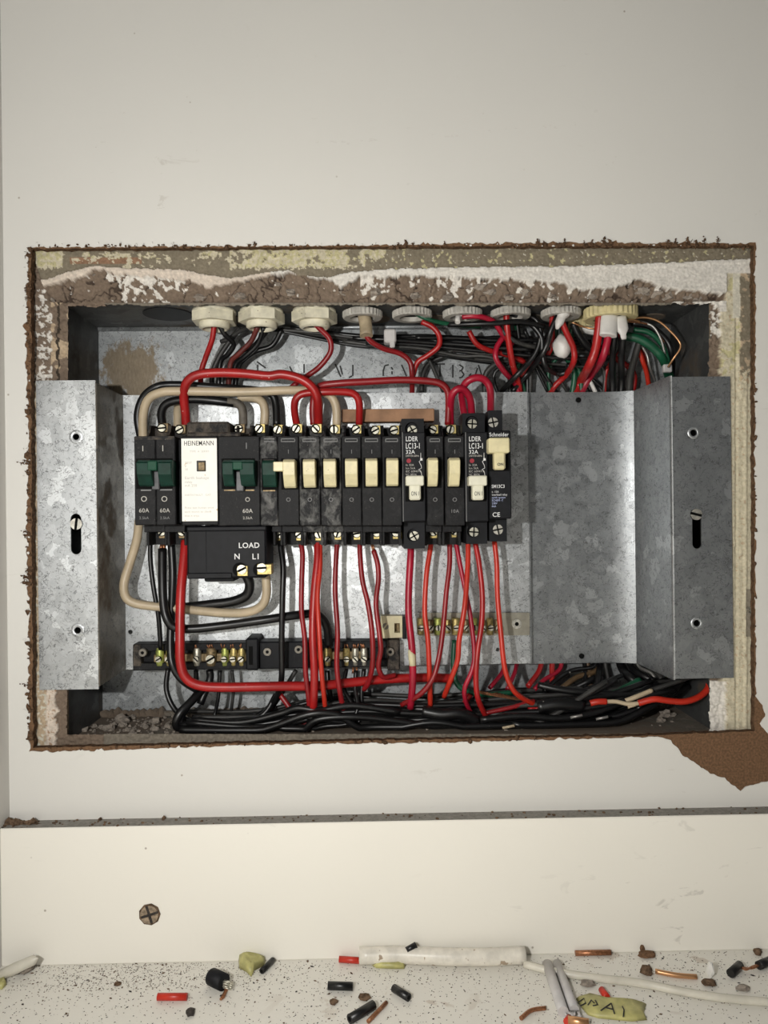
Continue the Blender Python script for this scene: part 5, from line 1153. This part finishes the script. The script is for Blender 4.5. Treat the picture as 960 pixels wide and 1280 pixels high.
litter_tube('red_offcut', 'red_orange_pvc', [(197, 1246), (234, 1246)], 2.0, 'single red insulation offcut at the lower left', 'wire offcut', 'coloured insulation offcuts', hollow='ink_red')
litter_tube('black_offcut', 'black_pvc', [(410, 1232), (441, 1233)], 2.3, 'level black insulation offcut below the left end of the sheath', 'wire offcut', 'black insulation offcuts', hollow='deep_black')
litter_tube('black_offcut', 'black_pvc', [(492, 1235), (511, 1247)], 2.2, 'short black offcut slanting down right below the white sheath', 'wire offcut', 'black insulation offcuts', hollow='deep_black')
litter_tube('black_offcut', 'black_pvc', [(437, 1274), (467, 1256)], 2.5, 'black offcut slanting up right beside the copper strip', 'wire offcut', 'black insulation offcuts', hollow='deep_black')
litter_tube('black_offcut', 'black_pvc', [(327, 1214), (342, 1196)], 1.7, 'thin black offcut leaning by the left yellow tape scrap', 'wire offcut', 'black insulation offcuts', hollow='deep_black')
litter_tube('black_offcut', 'black_pvc', [(508, 1188, 7), (520, 1181, 9)], 1.8, 'tip of a black offcut behind the white sheath', 'wire offcut', 'black insulation offcuts')
litter_tube('copper_offcut', 'copper', [(460, 1277), (483, 1253)], 1.1, 'straight copper strip beside the slanting black offcut', 'wire offcut', 'copper offcuts')
litter_tube('copper_offcut', 'copper', [(651, 1273), (664, 1263), (682, 1260)], 1.1, 'hooked copper offcut left of the grey sheath ends', 'wire offcut', 'copper offcuts')
litter_tube('copper_offcut', 'copper', [(718, 1189), (762, 1188)], 1.6, 'rusty copper strip against the lower board right of the sheath', 'wire offcut', 'copper offcuts')
litter_tube('copper_offcut', 'copper_bright', [(819, 1214), (845, 1219), (871, 1221)], 1.4, 'bright copper wire end above the translucent strip', 'wire offcut', 'copper offcuts')
litter_tube('copper_offcut', 'copper_bright', [(710, 1275), (736, 1279)], 2.2, 'twisted copper end at the bottom edge below the yellow tape', 'wire offcut', 'copper offcuts')
litter_tube('red_offcut', 'red_orange_pvc', [(752, 1237), (759, 1247)], 1.9, 'tiny red offcut above the lettered yellow tape', 'wire offcut', 'coloured insulation offcuts')
litter_tube('red_offcut', 'red_orange_pvc', [(708, 1278), (712, 1272)], 1.8, 'tiny red offcut at the bottom edge on a copper end', 'wire offcut', 'coloured insulation offcuts')
# black cap with copper tails, double ended link
c0 = fl(263, 1220, .0048); c1 = fl(280, 1228, .0048)
jc = thing('wire_joint', 'stubby black capped joint with bare copper tails on the ledge', 'wire offcut', fl(270, 1225))
mb = MB(); mb.tube([c0, c0.lerp(c1, .1), c1], [.0040, .0046, .0046], 16); mb.build('black_cap', 'black_plastic', jc)
mb = MB()
for q in range(9): a = q * .7; mb.tube([c1 + Vector((math.cos(a) * .002, 0, math.sin(a) * .002 - .001)), c1 + Vector((.004 + .001 * math.cos(a), -.0015, math.sin(a) * .002 - .001))], .0006, 5)
mb.build('strand_ends', 'nickel', jc)
mb = MB()
mb.tube(crv([c1 + Vector((.001, -.001, -.003)), fl(282, 1238, .001), fl(276, 1249, .001)], 5), .0008, 6); mb.tube(crv([c1 + Vector((.002, -.001, -.003)), fl(284, 1236, .001), fl(279, 1247, .001)], 5), .0007, 6); mb.build('copper_tail', 'copper', jc)
lk = thing('wire_link', 'two black ends joined by bare twisted copper at the right edge', 'wire offcut', fl(935, 1208))
for a, b2 in (((913, 1217), (925, 1206)), ((948, 1207), (962, 1201))):
    mb = MB(); mb.tube([fl(*a, .0026), fl(*b2, .0026)], .0024, 12); mb.build('black_end', 'black_pvc', lk)
mb = MB()
for q in range(3): mb.tube(crv([fl(924, 1207, .0026), fl(932, 1210 + q, .002 + q * .0005), fl(941, 1210 - q, .002), fl(950, 1206, .0026)], 5), .0006, 6)
mb.build('copper_strand', 'copper', lk)
# slit grey sheath ends
gs = thing('split_sheath', 'pair of slit grey sheath ends pointing at the white sheath', 'cable offcut', fl(700, 1245))
for a, b2, r in (((684, 1205), (704, 1265), .0030), ((696, 1204), (718, 1262), .0026)):
    mb = MB(); A, B = fl(*a, r), fl(*b2, r); mb.tube([A, A.lerp(B, .5), B], r, 12); mb.build('sheath_half', 'conduit_grey', gs)
mb = MB()
for q in range(8): p = fl(706 + q * 2.6, 1264, .002); mb.tube([p, p + Vector((random.uniform(-.002, .003), -.004 - random.random() * .002, .001))], .0006, 5)
mb.build('frayed_end', 'conduit_grey', gs)
def tape(name, pts, lab, mat='yellow_tape', h=.0035, seed=0):
    P = [fl(*p) for p in pts]; c = sum(P, Vector()) / len(P); bm = bmesh.new(); rings = []
    for lv, (s, z) in enumerate(((1.0, 0.0004), (.92, h * .6), (.6, h), (.25, h * .7))):
        rings.append([bm.verts.new(c + (p - c) * s + Vector((0, 0, z + (.3 * h * noise.noise(p * 260 + Vector((seed, lv, 0))) if lv else 0)))) for p in P])
    n = len(P)
    for a, b2 in zip(rings, rings[1:]):
        for k in range(n): bm.faces.new((a[k], a[(k + 1) % n], b2[(k + 1) % n], b2[k]))
    bm.faces.new(rings[-1]); bm.faces.new(list(reversed(rings[0]))); bm.verts.index_update()
    mb = MB(); mb.add([v.co.copy() for v in bm.verts], [[v.index for v in f.verts] for f in bm.faces], True); bm.free()
    return tag(mb.build(name, mat), lab, 'tape scrap')
tp = tape('yellow_tape', [(720, 1249), (735, 1245), (752, 1249), (768, 1251), (790, 1252), (808, 1256), (805, 1266), (809, 1276), (790, 1278), (768, 1276), (748, 1274), (735, 1270), (728, 1262)], 'yellow tape scrap lettered in black beside the grey sheath ends', seed=1)
mb = MB()
def fstroke(pts):
    mb.tube([fl(x, y, .0040) for x, y in pts], .00035, 5)
for s in ([(724, 1252), (730, 1248), (732, 1254), (726, 1257)], [(735, 1256), (739, 1250), (743, 1254)], [(744, 1250), (747, 1256), (741, 1257)], [(751, 1263), (764, 1254)], [(764, 1254), (768, 1267)], [(756, 1259), (767, 1262)], [(778, 1258), (780, 1262), (779, 1271)]):
    fstroke(s)
mb.build('lettering', 'ink_black', tp)
tape('yellow_tape', [(298, 1202), (306, 1197), (320, 1199), (332, 1203), (330, 1208), (318, 1214), (314, 1222), (308, 1216), (299, 1211)], 'crumpled yellow tape scrap against the lower board', h=.006, seed=2)
tape('yellow_tape', [(460, 1204), (480, 1205), (508, 1206), (505, 1212), (490, 1212), (470, 1211)], 'yellow tape scrap tucked under the white sheath', seed=3)
tape('yellow_tape', [(-4, 1222), (6, 1226), (8, 1232), (2, 1238), (-4, 1236)], 'yellow tape scrap at the left edge of the ledge', seed=4)
single('paper_strip', 'clear_tube', 'pale pointed sliver leaning in the left corner', 'scrap', lambda m: m.tube([fl(-6, 1222, .0015), fl(20, 1210, .006), fl(42, 1200, .010), fl(47, 1198, .012)], [.0030, .0034, .0030, .0004], 8))
def chip(name, mat, x, y, sx, sy, h, lab, cat='chip', seed=0, rz=0):
    p = fl(x, y); mb = MB(); mb.blob((p.x, p.y, h * .45 * MM), (sx * .46 * MM, sy * .8 * MM, h * .5 * MM), seed, 2, .5, rz=rz); return tag(mb.build(name, mat), lab, cat, 'chips of mortar and board on the ledge')
chip('mortar_chip', 'mortar_grey', 33, 1213, 10, 8, 5, 'largest brown mortar chip, beside the pale sliver', seed=1)
chip('mortar_chip', 'mortar_grey', 61, 1202, 5, 3, 3, 'small brown chip touching the lower board at left', seed=2)
chip('board_chip', 'hardboard', 808, 1196, 12, 4, 3, 'torn brown board chip at the foot of the lower board on the right', seed=3)
chip('board_chip', 'hardboard', 802, 1189, 4, 3, 6, 'upright brown sliver standing on the torn board chip', seed=13)
chip('board_chip', 'debris_brown', 808, 1217, 8, 5, 4, 'curled brown chip at the left end of the bright copper wire', seed=4)
chip('board_chip', 'debris_brown', 886, 1231, 9, 4, 3, 'brown chip right of the white flake', seed=5)
chip('paint_flake', 'wall_paint', 888, 1222, 4, 3, 9, 'upright white paint flake on the ledge', seed=6)
chip('paint_flake', 'wall_paint', 686, 1189, 6, 2, 3, 'white flake by the lower board right of the sheath', seed=16)
chip('mortar_chip', 'mortar_grey', 929, 1238, 9, 3, 3, 'grey chip above the translucent strip at far right', seed=7)
chip('mortar_chip', 'debris_brown', 947, 1193, 5, 3, 4, 'small brown chip near the lower board at far right', seed=8)
chip('mortar_chip', 'mortar_grey', 735, 1232, 9, 4, 3, 'flat grey brown chip between the grey sheath ends and the strip', seed=9)
chip('board_chip', 'debris_brown', 456, 1248, 8, 4, 2, 'pale brown chip above the slanting black offcut', seed=10)
chip('board_chip', 'debris_brown', 417, 1254, 5, 3, 2, 'tiny brown chip left of the slanting black offcut', seed=11)
chip('mortar_chip', 'debris_dark', 238, 1268, 5, 4, 3, 'dark grey pellet below the left red offcut', seed=12)
chip('board_chip', 'debris_brown', 147, 1231, 5, 2, 1.5, 'flat brown fleck left of the red offcut', seed=14)
chip('board_chip', 'hardboard', 832, 1235, 9, 2, 2, 'brown sliver on the translucent strip', seed=15)
# dust and grit: nobody could count it
for nm, mat, n, seed, r0, r1 in (('grit', 'debris_dark', 2200, 1, .10, .38), ('dust', 'debris_brown', 4200, 2, .10, .36)):
    mb = MB(); rnd = random.Random(seed)
    for k in range(n):
        x = rnd.uniform(-.25, .30); y = BB_Y - .0006 - abs(rnd.gauss(0, .035)); 
        if rnd.random() < .6: y = BB_Y - rnd.uniform(.001, .09)
        if nm == 'dust' and rnd.random() < .30: x = rnd.gauss(-.14, .05); y = BB_Y - rnd.random() * .025
        r = rnd.uniform(r0, r1) * MM * (2.0 if rnd.random() < .05 else 1); a = rnd.uniform(0, 6.28); l = rnd.uniform(1, 2.3)
        dx, dy = math.cos(a) * r * l, math.sin(a) * r * l; ex, ey = -math.sin(a) * r, math.cos(a) * r
        mb.add([(x + dx, y + dy, .0001), (x + ex, y + ey, .0001), (x - dx, y - dy, .0001), (x - ex, y - ey, .0001), (x, y, r * .9)], [(0, 1, 4), (1, 2, 4), (2, 3, 4), (3, 0, 4)])
    tag(mb.build(nm, mat, fix=False), {'grit': 'dark grit scattered over the white ledge', 'dust': 'brown dust and fibre crumbs scattered over the white ledge'}[nm], nm, kind='stuff')
